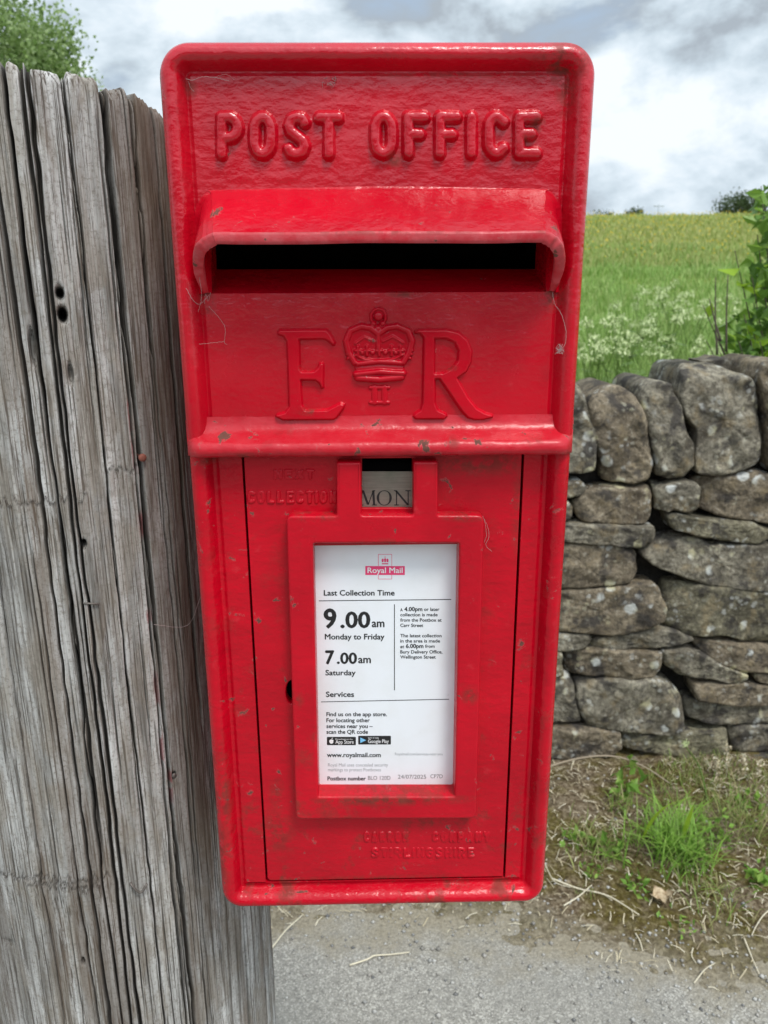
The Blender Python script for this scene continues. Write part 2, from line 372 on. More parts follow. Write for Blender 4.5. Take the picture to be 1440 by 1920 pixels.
def soil():
    n = NT('verge_soil')
    a = n.noise(7, 6, .65); f = n.noise(90, 5, .7)
    c = n.ramp(f, [(.30, (.045, .030, .018)), (.47, (.13, .095, .058)), (.68, (.36, .30, .21))])
    o = n.sepz()
    moss = n.math('MULTIPLY', n.ramp(n.noise(6, 5, .6, vec=n.co(loc=(4.3, 2, 0))), [(.44, 0), (.54, 1)]), n.ramp(n.noise(80, 3), [(.3, .5), (.6, 1)]))
    c = n.mix(n.math('MULTIPLY', moss, .85), c, n.ramp(f, [(.3, (.045, .032, .008)), (.7, (.15, .125, .022))]))
    at_ = n.N('ShaderNodeVertexColor'); at_.layer_name = 'edge'; sr = n.N('ShaderNodeSeparateColor'); n.t.links.new(at_.outputs['Color'], sr.inputs[0]); ev = sr.outputs[0]
    e2 = n.math('ADD', ev, n.math('MULTIPLY', n.math('SUBTRACT', n.noise(7, 7, .68), .5), 1.0))
    sand = n.ramp(e2, [(.50, .95), (.80, 0)])
    c = n.mix(sand, c, n.ramp(f, [(.3, (.15, .128, .088)), (.7, (.36, .318, .235))]))
    b = n.bump(f, .9, .012); b = n.bump(a, .5, .03, b)
    return n.fin(c, 1, b, Specular_IOR_Level=.1)
SOIL = soil()
def meadow():
    n = NT('meadow_ground')
    a = n.noise(.35, 5, .6); f = n.noise(5, 6, .7, vec=n.co((1, .35, 1)))
    c = n.ramp(f, [(.3, (.12, .18, .03)), (.55, (.19, .26, .05)), (.75, (.28, .33, .08))])
    c = n.mix(n.ramp(a, [(.4, 0), (.65, .7)]), c, (.17, .18, .04))
    o = n.sepz()
    far = n.ramp(o[1], [(0, 0), (1, 1)])
    mr = n.N('ShaderNodeMapRange'); mr.inputs['From Min'].default_value = 34; mr.inputs['From Max'].default_value = 62; n.t.links.new(o[1], mr.inputs['Value'])
    c = n.mix(n.math('MULTIPLY', mr.outputs[0], n.ramp(n.noise(1.2, 5, .7), [(.4, .0), (.7, .6)])), c, (.42, .37, .09))   # buttercups thick on the brow
    return n.fin(c, 1, n.bump(f, .8, .2), Specular_IOR_Level=.1)
MEADOW = meadow()
def leafmat(name, cols, trans=.35, rough=.5):
    n = NT(name); r = n.N('ShaderNodeObjectInfo')
    g = n.N('ShaderNodeNewGeometry')
    c = n.ramp(g.outputs['Random Per Island'], [(k / (len(cols) - 1), q) for k, q in enumerate(cols)])
    m = n.fin(c, rough, Specular_IOR_Level=.3)
    tr = n.N('ShaderNodeBsdfTranslucent'); n.t.links.new(c, tr.inputs[0])
    ms = n.N('ShaderNodeMixShader'); ms.inputs[0].default_value = trans
    out = n.t.nodes['Material Output']
    n.t.links.new(n.bsdf.outputs[0], ms.inputs[1]); n.t.links.new(tr.outputs[0], ms.inputs[2]); n.t.links.new(ms.outputs[0], out.inputs[0])
    return m
GRASS = leafmat('meadow_grass', [(.18, .31, .06), (.24, .39, .085), (.31, .46, .12), (.42, .50, .19), (.21, .35, .08)])
GRASS_Y = leafmat('meadow_grass_brow', [(.25, .32, .07), (.33, .40, .10), (.40, .43, .14), (.48, .46, .19), (.28, .36, .08)])
BUTTER = simple('buttercup_yellow', (.70, .50, .02), .5)
UMBEL = leafmat('cow_parsley_white', [(.42, .53, .22), (.62, .68, .38), (.52, .60, .30)], .3)
STEM_G = leafmat('green_stems', [(.12, .2, .04), (.16, .25, .06)])
LEAF_T = leafmat('tree_leaf', [(.15, .24, .06), (.25, .36, .11), (.42, .52, .26), (.19, .29, .08)], .4)
LEAF_B = leafmat('shrub_leaf', [(.075, .155, .025), (.13, .25, .04), (.23, .38, .055), (.09, .18, .03)], .4, .4)
LEAF_N = leafmat('shrub_young_leaf', [(.27, .44, .03), (.36, .54, .05), (.22, .37, .03)], .45, .4)
TUFT_G = leafmat('bright_grass', [(.17, .33, .04), (.26, .44, .07), (.13, .26, .035), (.34, .46, .12)], .35)
LEAF_W = leafmat('weed_leaf', [(.13, .26, .04), (.20, .36, .06), (.28, .42, .08)], .35)
LEAF_D = leafmat('hedge_leaf', [(.035, .06, .018), (.06, .095, .025), (.05, .08, .02)], .2)
TUFT = leafmat('verge_grass', [(.16, .26, .05), (.23, .34, .07), (.40, .38, .16), (.30, .26, .13), (.13, .22, .04)])
STRAW = leafmat('straw', [(.62, .54, .37), (.42, .35, .22), (.78, .72, .56), (.26, .20, .12)], .1, .7)
BARK = simple('bark', (.09, .07, .05), .9)
TWIG = simple('dry_twig', (.30, .24, .17), .8)
PEBBLE = leafmat('pebbles', [(.2, .19, .17), (.33, .31, .28), (.46, .45, .42), (.12, .12, .12)], 0, .9)
RUST = simple('rusty_nail', (.23, .075, .05), .8)
GALV = simple('dull_wire', (.16, .14, .125), .6, .5)

# ------------------------------------------------------------------ the setting: pavement, verge, meadow
def edge_y(x):                               # where the pavement gives way to the verge
    pts = np.array([gnd(*p)[:2] for p in ((520, 1735), (640, 1725), (760, 1742), (900, 1752), (1020, 1770), (1180, 1815), (1300, 1852), (1440, 1842))])
    xs = np.concatenate([[-12, -3], pts[:, 0], [3, 12]]); ys = np.concatenate([[1.55, 1.55], pts[:, 1], [1.3, 1.35]])
    return np.interp(x, xs, ys)
def edge_attr(o, x, y):
    c_ = np.ones((x.size, 4), np.float32); c_[:, 0] = np.clip((y - edge_y(x)).ravel() * 2 + .5, 0, 1); o.data.color_attributes.new('edge', 'FLOAT_COLOR', 'POINT').data.foreach_set('color', c_.ravel())
xs = np.concatenate([np.linspace(-60, -3, 20)[:-1], np.linspace(-3, 3, 160), np.linspace(3, 60, 20)[1:]])
ys = np.concatenate([np.linspace(-60, -2, 15)[:-1], np.linspace(-2, .9, 12)[:-1], np.linspace(.9, 2.1, 70)])
gx, gy = np.meshgrid(xs, ys, indexing='ij')
o = mk('pavement', np.stack([gx, gy, np.zeros_like(gx)], -1).reshape(-1, 3), grid_faces(len(xs), len(ys)), TARMAC, loc=(0, 0, 0)); o['kind'] = 'structure'; edge_attr(o, gx, gy)
def verge_z(x, y):
    e = edge_y(x); t = y - e + .05 * fbm(x * 9, y * 9, seed=3)
    z = np.where(t > 0, .020 * smooth01(t / .25) - .012 * np.clip(t - .3, 0, 1), t * .12)
    return z + .009 * fbm(x * 14, y * 14, oct=5, seed=5) * smooth01(t / .2) + .003 * fbm(x * 40, y * 40, oct=3, seed=6) - .002
xs = np.concatenate([np.linspace(-12, -1.6, 26)[:-1], np.linspace(-1.6, 1.9, 420), np.linspace(1.9, 12, 26)[1:]])
ys = np.linspace(1.05, 2.4, 170)
gx, gy = np.meshgrid(xs, ys, indexing='ij')
o = mk('verge', np.stack([gx, gy, verge_z(gx, gy)], -1).reshape(-1, 3), grid_faces(len(xs), len(ys)), SOIL, loc=(0, 0, 0)); o['kind'] = 'structure'; edge_attr(o, gx, gy)
def field_z(x, y):
    d = np.asarray(y, float)
    z = .22 + .117 * np.clip(d - 2.3, 0, 46) + .0022 * np.clip(x, -20, 40) * smooth01((d - 10) / 40)
    # rounded brow and then falling away
    z = np.where(d < 2.29, -.12, z); t = np.clip(d - 48, 0, None)
    z = z + .117 * (t - t * t / 44 * 1.0) * (t < 30) + (t >= 30) * (.117 * (30 - 900 / 44) - .07 * (t - 30) * .6)
    return z + .06 * fbm(x * .35, d * .35, oct=3, seed=9) * smooth01((d - 3) / 6)
ys = np.concatenate([[2.28, 2.3], 2.4 + np.geomspace(.02, 600, 150)])
xs = np.concatenate([-np.geomspace(400, 2, 60), np.linspace(-1.8, 4, 40), np.geomspace(4.2, 400, 60)])
gx, gy = np.meshgrid(xs, ys, indexing='ij')
mk('meadow', np.stack([gx, gy, field_z(gx, gy)], -1).reshape(-1, 3), grid_faces(len(xs), len(ys)), MEADOW, loc=(0, 0, 0))['kind'] = 'structure'

# ------------------------------------------------------------------ dry stone wall
YW = 2.15
def stone_mesh(poly, depth=.16, bulge=.03, seed=0, proud=0.0, rough=.006, top=None):
    poly = np.asarray(poly, float); c0 = poly.mean(0)
    # area centroid
    x, z = poly[:, 0], poly[:, 1]; x1, z1 = np.roll(x, -1), np.roll(z, -1); cr = x * z1 - x1 * z; A = cr.sum() / 2
    c = np.array([((x + x1) * cr).sum(), ((z + z1) * cr).sum()]) / (6 * A)
    if A < 0: poly = poly[::-1]
    n = 88; cl = np.concatenate([poly, poly[:1]]); t = np.concatenate([[0], np.cumsum(np.linalg.norm(np.diff(cl, axis=0), axis=1))])
    s = np.linspace(0, t[-1], n, endpoint=False); o = np.stack([np.interp(s, t, cl[:, 0]), np.interp(s, t, cl[:, 1])], 1)
    for _ in range(1): o = .5 * o + .25 * (np.roll(o, 1, 0) + np.roll(o, -1, 0))
    o = c + (o - c) * (1 + .0035 / np.linalg.norm(o - c, axis=1))[:, None]; ang = np.arange(n)
    o = o + (o - c) / np.linalg.norm(o - c, axis=1)[:, None] * (.0035 * fbm(ang / 6., seed * 1.7 + 3, oct=2, seed=seed))[:, None]
    rings = [0, .12, .25, .38, .5, .6, .69, .77, .84, .89, .93, .962, .985, 1.0]
    V = []; m = len(rings)
    ext = max(np.ptp(o[:, 0]), np.ptp(o[:, 1])); mn = min(np.ptp(o[:, 0]), np.ptp(o[:, 1]))
    tilt = rng.uniform(-.09, .09, 2); fac = []
    for _ in range(6):
        a_ = rng.uniform(0, 2 * np.pi); d_ = np.array([math.cos(a_), math.sin(a_)]); fac.append((d_, (np.abs((o - c) @ d_)).max() * rng.uniform(.62, .97), rng.uniform(.2, .95)))
    if top is not None: fac.append((np.array([.0, 1.]), top - c[1], 2.2))
    for r in rings:
        q = c + (o - c) * r
        # rounded only near the rim: distance to the outline
        din = np.minimum((1 - r) * np.linalg.norm(o - c, axis=1), 1)
        rad = min(.34 * mn, bulge)
        k = np.clip(1 - din / rad, 0, 1); h = rad * .8 * (np.sqrt(np.clip(1 - k * k, 0, 1)) - 1)
        h = h + (q[:, 0] - c[0]) * tilt[0] + (q[:, 1] - c[1]) * tilt[1]
        h = h + rough * (1.1 * fbm(q[:, 0] * 17, q[:, 1] * 17, seed, oct=4, seed=seed) + .5 * np.abs(fbm(q[:, 0] * 45, q[:, 1] * 45, seed, oct=3, seed=seed + 5))) * (1 - .5 * k)
        cut = 0
        for d_, o2, sl in fac: cut = cut - sl * np.clip((q - c) @ d_ - o2, 0, None)
        h = h + np.maximum(cut, -.032 if top is None else -.16)
        V.append(np.stack([q[:, 0], YW - proud - h, q[:, 1]], 1))
    for dy, sh in ((.03, 1.0), (.08, .985), (depth, .95)):
        q = c + (o - c) * sh; V.append(np.stack([q[:, 0], np.maximum(V[13][:, 1] + .01, YW - proud + dy + bulge * .8), q[:, 1]], 1))
    m = len(V); V = np.concatenate(V)
    V = V + .0025 * np.stack([fbm(V[:, 0] * 30, V[:, 1] * 30, V[:, 2] * 30, 3, seed + 40), fbm(V[:, 0] * 30, V[:, 1] * 30, V[:, 2] * 30, 3, seed + 50), fbm(V[:, 0] * 30, V[:, 1] * 30, V[:, 2] * 30, 3, seed + 60)], 1)
    Fc = []
    for i in range(m - 1):
        for k in range(n):
            a, b = i * n + k, i * n + (k + 1) % n
            Fc.append((a, b, b + n, a + n))
    Fc.append(tuple(range((m - 1) * n, m * n)))
    return V, Fc
def z6(pts): return [at(1000 + x / 3.2727, 660 + y / 3.2727, YW)[[0, 2]] for x, y in pts]
def z7(pts): return [at(1000 + x / 3.2727, 1040 + y / 3.2727, YW)[[0, 2]] for x, y in pts]
wall = thing('stone_wall', (.75, YW, 0), 'dry stone wall of lichened gritstone with upright coping stones beside the meadow', 'wall')
copings = [
    z6([(95, 160), (180, 120), (255, 165), (310, 265), (365, 400), (390, 520), (385, 720), (300, 752), (110, 750), (85, 500)]),
    z6([(348, 345), (400, 270), (480, 235), (560, 232), (630, 270), (672, 320), (700, 440), (720, 560), (748, 700), (720, 790), (600, 805), (450, 800), (410, 620), (368, 440)]),
    z6([(676, 300), (700, 230), (730, 200), (800, 188), (865, 200), (890, 290), (930, 345), (945, 470), (995, 560), (1000, 720), (940, 780), (850, 790), (770, 760), (765, 640), (710, 440)]),
    z6([(922, 300), (945, 190), (968, 115), (1010, 88), (1180, 95), (1335, 150), (1392, 195), (1432, 370), (1440, 640), (1380, 692), (1270, 732), (1100, 762), (1020, 750), (1000, 650), (1030, 480), (955, 395)]),
    z6([(1385, 150), (1435, 70), (1560, 50), (1640, 130), (1690, 480), (1620, 720), (1480, 740), (1450, 640), (1448, 400)])]
stones = [
    z6([(60, 790), (300, 797), (332, 850), (322, 890), (60, 897)]),
    z6([(265, 930), (330, 860), (450, 842), (720, 835), (738, 860), (732, 1000), (692, 1060), (480, 1062), (300, 1042), (262, 990)]),
    z6([(750, 822), (1000, 810), (1020, 832), (1010, 980), (960, 992), (870, 962), (830, 990), (772, 960)]),
    z6([(1025, 795), (1200, 764), (1400, 745), (1560, 790), (1610, 1000), (1500, 1062), (1300, 1032), (1180, 1022), (1022, 962)]),
    z6([(830, 1003), (880, 992), (1000, 1022), (1200, 1042), (1350, 1052), (1440, 1090), (1510, 1130), (1400, 1187), (1200, 1162), (1000, 1132), (865, 1092)]),
    z6([(60, 1058), (300, 1060), (600, 1070), (740, 1070), (757, 1110), (742, 1180), (600, 1196), (400, 1176), (60, 1160)]),
    z6([(60, 930), (220, 930), (246, 970), (236, 1030), (200, 1046), (60, 1042)]),
    z7([(60, -62), (380, -60), (600, -32), (650, 20), (660, 100), (600, 172), (480, 190), (170, 216), (60, 218)]),
    z7([(670, 0), (760, -80), (900, -100), (1050, -90), (1110, -42), (1300, -50), (1500, -40), (1610, 100), (1500, 232), (1300, 226), (1100, 192), (900, 132), (760, 82)]),
    z7([(60, 232), (400, 222), (720, 175), (762, 210), (800, 330), (790, 390), (680, 452), (480, 492), (300, 482), (60, 492)]),
    z7([(830, 192), (1000, 187), (1440, 234), (1600, 244), (1622, 500), (1440, 547), (1300, 540), (1150, 492), (950, 512), (880, 482), (806, 430), (820, 300)]),
    z7([(60, 502), (330, 497), (362, 520), (330, 580), (150, 602), (60, 592)]),
    z7([(345, 560), (400, 520), (600, 492), (830, 460), (960, 502), (990, 522), (850, 570), (560, 592), (400, 592)]),
    z7([(205, 620), (240, 592), (400, 592), (700, 597), (797, 602), (780, 700), (742, 766), (560, 770), (400, 752), (215, 752)]),
    z7([(800, 592), (950, 580), (1050, 620), (1150, 680), (1310, 732), (1312, 776), (1250, 792), (1100, 762), (900, 742), (820, 692)]),
    z7([(1000, 542), (1150, 537), (1440, 562), (1550, 572), (1562, 700), (1440, 717), (1280, 710), (1130, 672), (1030, 602)]),
    z7([(60, 620), (170, 612), (182, 740), (60, 760)]),
    z7([(60, 772), (240, 762), (262, 870), (302, 1040), (60, 1052)]),
    z7([(270, 782), (500, 767), (780, 777), (850, 802), (912, 870), (932, 1060), (850, 1106), (500, 1082), (360, 1082), (312, 1000), (275, 880)]),
    z7([(985, 794), (1200, 790), (1500, 818), (1600, 850), (1600, 930), (1400, 932), (1220, 920), (990, 882)]),
    z7([(960, 912), (1220, 927), (1450, 942), (1600, 942), (1600, 1052), (1400, 1052), (1150, 1056), (960, 1022)]),
    z7([(60, 1067), (330, 1072), (530, 1092), (542, 1200), (500, 1232), (60, 1247)]),
    z7([(560, 1112), (750, 1110), (930, 1100), (1190, 1082), (1202, 1200), (1192, 1262), (900, 1252), (700, 1232), (560, 1192)]),
    z7([(1220, 1077), (1440, 1062), (1600, 1062), (1600, 1232), (1400, 1232), (1250, 1222)]),
    z7([(190, 1302), (220, 1272), (480, 1252), (640, 1260), (662, 1330), (600, 1402), (300, 1402), (200, 1370)]),
    z7([(60, 1270), (175, 1272), (182, 1400), (60, 1402)]),
    z7([(672, 1250), (900, 1262), (1100, 1272), (1182, 1300), (1182, 1440), (900, 1440), (700, 1420)]),
    z7([(1370, 742), (1500, 735), (1600, 750), (1600, 815), (1450, 800), (1380, 782)]),
    z7([(1200, 1242), (1600, 1242), (1600, 1430), (1200, 1430)])]
def jrect(x0, x1, z0, z1, j=.008):
    w, h = x1 - x0, z1 - z0; q = lambda: rng.uniform(-j, j)
    return [(x0 + q(), z0 + h * .2), (x0 + w * .12, z0 + q() * .5), (x0 + w * .5, z0 + q() * .5), (x0 + w * .9, z0 + q() * .5), (x1 + q(), z0 + h * .25), (x1 + q(), z0 + h * .8), (x1 - w * .1, z1 + q() * .5), (x0 + w * .5, z1 + q() * .5), (x0 + w * .1, z1 + q() * .5), (x0 + q(), z0 + h * .8)]
xl_seen = at(1018, 1000, YW)[0]; xr_seen = at(1489, 1000, YW)[0]
def courses(xa, xb, zt):
    out = []; z = -.03
    while z < zt - .04:
        h = min(rng.uniform(.085, .14), zt - z) if zt - z > .2 else zt - z
        x = xa
        while x < xb - .03:
            w = min(rng.uniform(.14, .34), xb - x)
            if xb - x - w < .09: w = xb - x
            out.append(jrect(x + .004, x + w - .004, z + .004, z + h - .004)); x += w
        z += h
    return out
zc = at(1200, 910, YW)[2]
hidden = courses(-1.25, xl_seen - .004, zc) + courses(xr_seen + .01, 1.85, zc)
hid_cop = []
for xa, xb in ((-1.25, xl_seen - .0), (at(1530, 800, YW)[0] - .0, 1.9)):
    x = xa
    while x < xb - .05:
        w = min(rng.uniform(.09, .2), xb - x); hid_cop.append(jrect(x, x + w - .006, zc + .0, zc + rng.uniform(.2, .27), .012)); x += w
sd = 100
for k, p in enumerate(stones):
    p = np.asarray(p); sd += 3
    o = mk('wall_stone', *stone_mesh(p, .17, .012, sd, rng.uniform(-.012, .014)), STONES[[0, 1, 2, 0, 0, 1][sd // 3 % 6]], wall)
for k, p in enumerate(copings):
    p = np.asarray(p); sd += 3
    o = mk('coping_stone', *stone_mesh(p, .30, .018 if k != 3 else .010, sd, rng.uniform(-.012, .016), .011, z6([(0, 178)])[0][1] if k == 3 else None), STONES[[0, 1, 0][sd // 3 % 3]], wall)
rest = []
for p in hidden: sd += 3; rest.append(stone_mesh(np.asarray(p), .17, .012, sd, rng.uniform(-.012, .014)))
for p in hid_cop: sd += 3; rest.append(stone_mesh(np.asarray(p), .30, .018, sd, rng.uniform(-.012, .016), .011))
for xa, xb in ((-4.5, -1.255), (1.86, 5.0)):
    for p in courses(xa, xb, zc): sd += 3; rest.append(stone_mesh(np.asarray(p), .17, .012, sd, rng.uniform(-.012, .014)))
    x = xa
    while x < xb - .05:
        w = min(rng.uniform(.09, .2), xb - x); sd += 3; rest.append(stone_mesh(np.asarray(jrect(x, x + w - .006, zc, zc + rng.uniform(.2, .27), .012)), .30, .018, sd, rng.uniform(-.012, .016), .011)); x += w
tag(mk('wall_stones', *flat(rest)[:2], STONES[1], wall), kind='stuff')
# flat stone lying behind the big coping, and the dark hearting
mk('coping_stone', *flat([stone_mesh(z6([(1170, 80), (1340, 64), (1352, 150), (1200, 130)]), .1, .01, 7, -.14)])[:2], STONES[0], wall)
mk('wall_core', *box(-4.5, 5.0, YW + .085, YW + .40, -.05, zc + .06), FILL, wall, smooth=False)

# ------------------------------------------------------------------ wooden post
tA = ray(505, 1715); tA = tA[:2] / np.linalg.norm(tA[:2])       # plan direction of the right-hand silhouette
RP = .150
PC = np.array([-.285, 0.0])
nA = np.array([-tA[1], tA[0]])                                  # left normal of the sight line
# centre lies RP to the left of the sight line; slide along it to sit beside the box
s_ = .745; PC = tA * s_ + nA * RP
def ray_cyl(px, py):
    v = ray(px, py); d = v[:2]; a = d @ d; b = -2 * d @ PC; c = PC @ PC - RP * RP; D = b * b - 4 * a * c
    if D < 0: return None
    t = (-b - math.sqrt(D)) / (2 * a); p = d * t - PC
    return math.atan2(p[0], -p[1]), v[2] * t + EYE              # angle from the camera-facing side, positive to the right
top_px = [(0, 112), (30, 121), (55, 126), (80, 131), (105, 136), (128, 140), (155, 150), (178, 155), (200, 168), (206, 181), (235, 180), (255, 183), (275, 198), (289, 211), (301, 222)]
tt = np.array([ray_cyl(*p) for p in top_px])
f0 = math.atan2(-PC[0], PC[1])                                  # facing direction offset
TH0, TH1 = tt[0, 0] - .60, math.pi * .5 + .12
th = np.concatenate([np.linspace(TH0, TH1, 1000), np.linspace(TH1, TH0 + 2 * math.pi, 70)[1:-1]])
ztop = np.interp(th, np.concatenate([[TH0], tt[:, 0], [1.25, TH1, TH1 + 2.5]]), np.concatenate([[tt[0, 1] + .004], tt[:, 1], [tt[-1, 1] - .012, tt[-1, 1] - .01, tt[0, 1]]]))
# measured splits: a photo pixel on each long crack
maj = [(8, 400), (36, 400), (48, 500), (84, 400), (104, 700), (146, 400), (166, 600), (222, 400), (232, 650), (262, 400), (298, 400), (22, 1800), (60, 1800), (98, 1800), (168, 1800), (350, 1800), (378, 1800), (430, 1800), (462, 1800)]
cracks = []
for k, p in enumerate(maj):
    a, z = ray_cyl(*p); full = k % 4 != 2
    cracks.append((a, -.1 if full else z - rng.uniform(.35, .6), 1.9 if full or p[1] < 900 else z + rng.uniform(.3, .6), rng.uniform(.00035, .00130), rng.uniform(.005, .014), k))
nm = len(cracks)
for k in range(190):
    a = rng.uniform(TH0, TH1); z = rng.uniform(.3, 1.8); l = rng.uniform(.04, .28)
    cracks.append((a, z - l / 2, z + l / 2, rng.uniform(.0003, .0006), rng.uniform(.0012, .0035), 50 + k))
nz = 620
tz = np.linspace(0, 1, nz) ** .8
TH = np.repeat(th[:, None], nz, 1)
ztop = ztop + .0035
ZZ = -.06 + (ztop[:, None] + .06) * (1 - (1 - tz[None, :]))
seg_n = vnoise(TH * 14, 0.5, 0, 77)
wanderz = lambda z, k: .0018 * np.sin(z * 1.6 + k * 1.7) + .0009 * np.sin(z * 4.3 + k * 2.9) + .0007 * np.sin(z * 13 + k) + .0007 * vnoise(z * 60, k * 1.0, 0, 5)
disp = .0022 * fbm(TH * 4, ZZ * .8, 0, 2, 21) + .0004 * fbm(TH * 18, ZZ * 4, 0, 2, 22) + .00022 * fbm(TH * 110, ZZ * 14, 0, 3, 23) + .0004 * fbm(TH * 40, ZZ * 45, 0, 3, 24)
dark = np.zeros_like(disp)
notch = np.zeros(len(th)); lath = np.zeros(len(th))
ord_ = np.argsort([c[0] for c in cracks[:nm]]); aa = np.array([cracks[i][0] for i in ord_]); li_ = np.searchsorted(aa, th)
disp = disp + (np.random.default_rng(4).uniform(-.0011, .0011, nm + 1)[li_])[:, None]        # laths stand slightly in and out
for (a, z0, z1, w, dp, k) in cracks:
    da = (th - a + math.pi) % (2 * math.pi) - math.pi; sl = np.where(np.abs(da) * RP < .018)[0]
    if len(sl) < 2: continue
    sl = slice(sl.min(), sl.max() + 1); zz = ZZ[sl]
    dist = np.abs(da[sl, None] * RP + wanderz(zz, k) * (.8 if k < 50 else .4))
    env = smooth01((zz - z0) / .09) * smooth01((z1 - zz) / .09)
    wv = w * (.55 + .8 * (vnoise(zz * 9, k * 3.1, 0, 9) * .5 + .5))
    g = np.exp(-(dist / (wv * 1.15)) ** 4) * env
    disp[sl] -= dp * g
    if k < 50: notch[sl] = np.maximum(notch[sl], np.exp(-(dist[:, -1] / .0017) ** 2) * env[:, -1])
    dark[sl] = np.maximum(dark[sl], np.clip(g * 1.3 - .2, 0, 1) * (.9 if k < 50 else .75))
def spot(px, py, rx, rz, dep, dk=1.0):
    global disp, dark
    a, z = ray_cyl(px, py); d = np.sqrt(((TH - a) * RP / rx) ** 2 + ((ZZ - z) / rz) ** 2)
    disp = disp - dep * smooth01(1.3 - d); dark = np.maximum(dark, dk * smooth01((1.25 - d) * 2))
spot(112, 549, .0030, .0045, .012); spot(117, 590, .0034, .0055, .02); spot(156, 1019, .0026, .0032, .012)
spot(325, 1452, .002, .003, .01); spot(60, 650, .0022, .014, .006, .6); spot(132, 700, .002, .008, .005, .5); spot(155, 1804, .002, .004, .004, .7)
# axe-worn steps across the grain
for (pxa, pxb, py, dz) in ((0, 160, 940, .004), (0, 200, 1632, .005), (205, 255, 880, .003), (60, 190, 1655, .003)):
    a0, z = ray_cyl(max(pxa, 1), py); a1, _ = ray_cyl(pxb, py)
    m = smooth01((TH - a0 + .03) / .03) * smooth01((a1 - TH + .03) / .03)
    zz = ZZ - z + .004 * vnoise(TH * 60, 1, 0, 31)
    disp = disp + m * .0022 * np.exp(-np.clip(-zz, 0, None) / .03) * (zz < 0) ; dark = np.maximum(dark, m * .75 * np.exp(-(zz / .0016) ** 2))
# fibres fray at the top: every lath ends at its own height with a rounded tip
tipd = (ztop[:, None] - ZZ)
disp = disp - .004 * np.exp(-tipd / .004)
lath = np.random.default_rng(3).uniform(-.0035, .003, nm + 1)[li_]
frz = lath + .0008 * vnoise(th * 50, 3.3, 0, 61) + .0010 * vnoise(th * 190, 8.8, 0, 62) * (th > tt[9, 0]) - .0045 * notch
ZZ = ZZ + (frz[:, None]) * np.exp(-tipd / .05)
RR = RP + disp
Vp = np.stack([PC[0] + RR * np.sin(TH), PC[1] - RR * np.cos(TH), ZZ], -1)
nt_ = len(th); idx = np.arange(nt_ * nz).reshape(nt_, nz); idn = np.roll(idx, -1, 0)
Fp = [np.stack([idx[:, :-1].ravel(), idn[:, :-1].ravel(), idn[:, 1:].ravel(), idx[:, 1:].ravel()], 1)]
Vl = [Vp.reshape(-1, 3)]; prev = idx[:, -1]; o_ = nt_ * nz
for fr in (.93, .8, .6, .35, .08):
    q = np.stack([PC[0] + RR[:, -1] * fr * np.sin(th), PC[1] - RR[:, -1] * fr * np.cos(th), ZZ[:, -1] * fr + (1 - fr) * ZZ[:, -1].mean() + .012 * (1 - fr) - .004 * np.abs(vnoise(th * 9, fr * 9, 0, 3))], 1)
    Vl.append(q); cur = np.arange(o_, o_ + nt_); o_ += nt_
    Fp.append(np.stack([prev, np.roll(prev, -1), np.roll(cur, -1), cur], 1)); prev = cur
Vp = np.concatenate(Vl)
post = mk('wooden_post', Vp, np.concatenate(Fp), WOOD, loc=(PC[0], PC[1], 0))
tag(post, 'stout round grey timber post, deeply split and weathered, carrying the red letter box', 'post')
brown = smooth01((TH - ray_cyl(185, 400)[0]) / .22) * .88 * (.75 + .25 * fbm(TH * 12, ZZ * 3, 0, 3, 71))  # browner wood to the right, some of that side's shade painted in
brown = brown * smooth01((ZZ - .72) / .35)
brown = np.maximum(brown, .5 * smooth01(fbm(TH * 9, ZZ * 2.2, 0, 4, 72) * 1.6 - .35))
redm = np.zeros_like(brown)
for (px, y0, y1, w) in ((239, 745, 900, .0011), (290, 1255, 1335, .0017), (299, 1365, 1450, .0014), (277, 1140, 1190, .0022), (262, 955, 1020, .003), (216, 893, 905, .004), (318, 1440, 1520, .001)):
    a, za = ray_cyl(px, y0); _, zb = ray_cyl(px, y1)
    ok = vnoise(ZZ * 90, TH * 40, 0, 81) > -.45
    redm = np.maximum(redm, .55 * np.exp(-(((TH - a) * RP + .002 * vnoise(ZZ * 12, 2, 0, 4)) / w) ** 2) * smooth01((za - ZZ) / .006) * smooth01((ZZ - zb) / .01) * ok)
colr = np.zeros((len(Vp), 4), np.float32); colr[:, 3] = 1
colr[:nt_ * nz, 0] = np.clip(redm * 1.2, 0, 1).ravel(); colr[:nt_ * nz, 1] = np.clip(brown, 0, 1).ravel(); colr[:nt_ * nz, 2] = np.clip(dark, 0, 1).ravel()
ca = post.data.color_attributes.new('stain_shade', 'FLOAT_COLOR', 'POINT'); ca.data.foreach_set('color', colr.ravel())
def on_post(px, py, out=0.0):
    a, z = ray_cyl(px, py); return np.array([PC[0] + (RP + out) * math.sin(a), PC[1] - (RP + out) * math.cos(a), z]), np.array([math.sin(a), -math.cos(a), 0])
p, nn = on_post(262, 856)
mk('nail', *tube([p - nn * .01, p + nn * .0045, p + nn * .0048, p + nn * .0066, p + nn * .0072], [.0014, .0014, .0032, .003, .0016], 10), RUST, post)
p, nn = on_post(325, 1452); mk('nail', *tube([p - nn * .008, p + nn * .001, p + nn * .0012, p + nn * .0026], [.001, .001, .0024, .002], 8), GALV, post)
p0, n0 = on_post(157, 1129); p1, n1 = on_post(185, 1131)
mk('staple', *tube([p0 - n0 * .004, p0 + n0 * .0022, p1 + n1 * .0022, p1 - n1 * .004], .0008, 6), GALV, post)
p0, n0 = on_post(246, 1655); p1, n1 = on_post(262, 1668); p2, n2 = on_post(274, 1652)
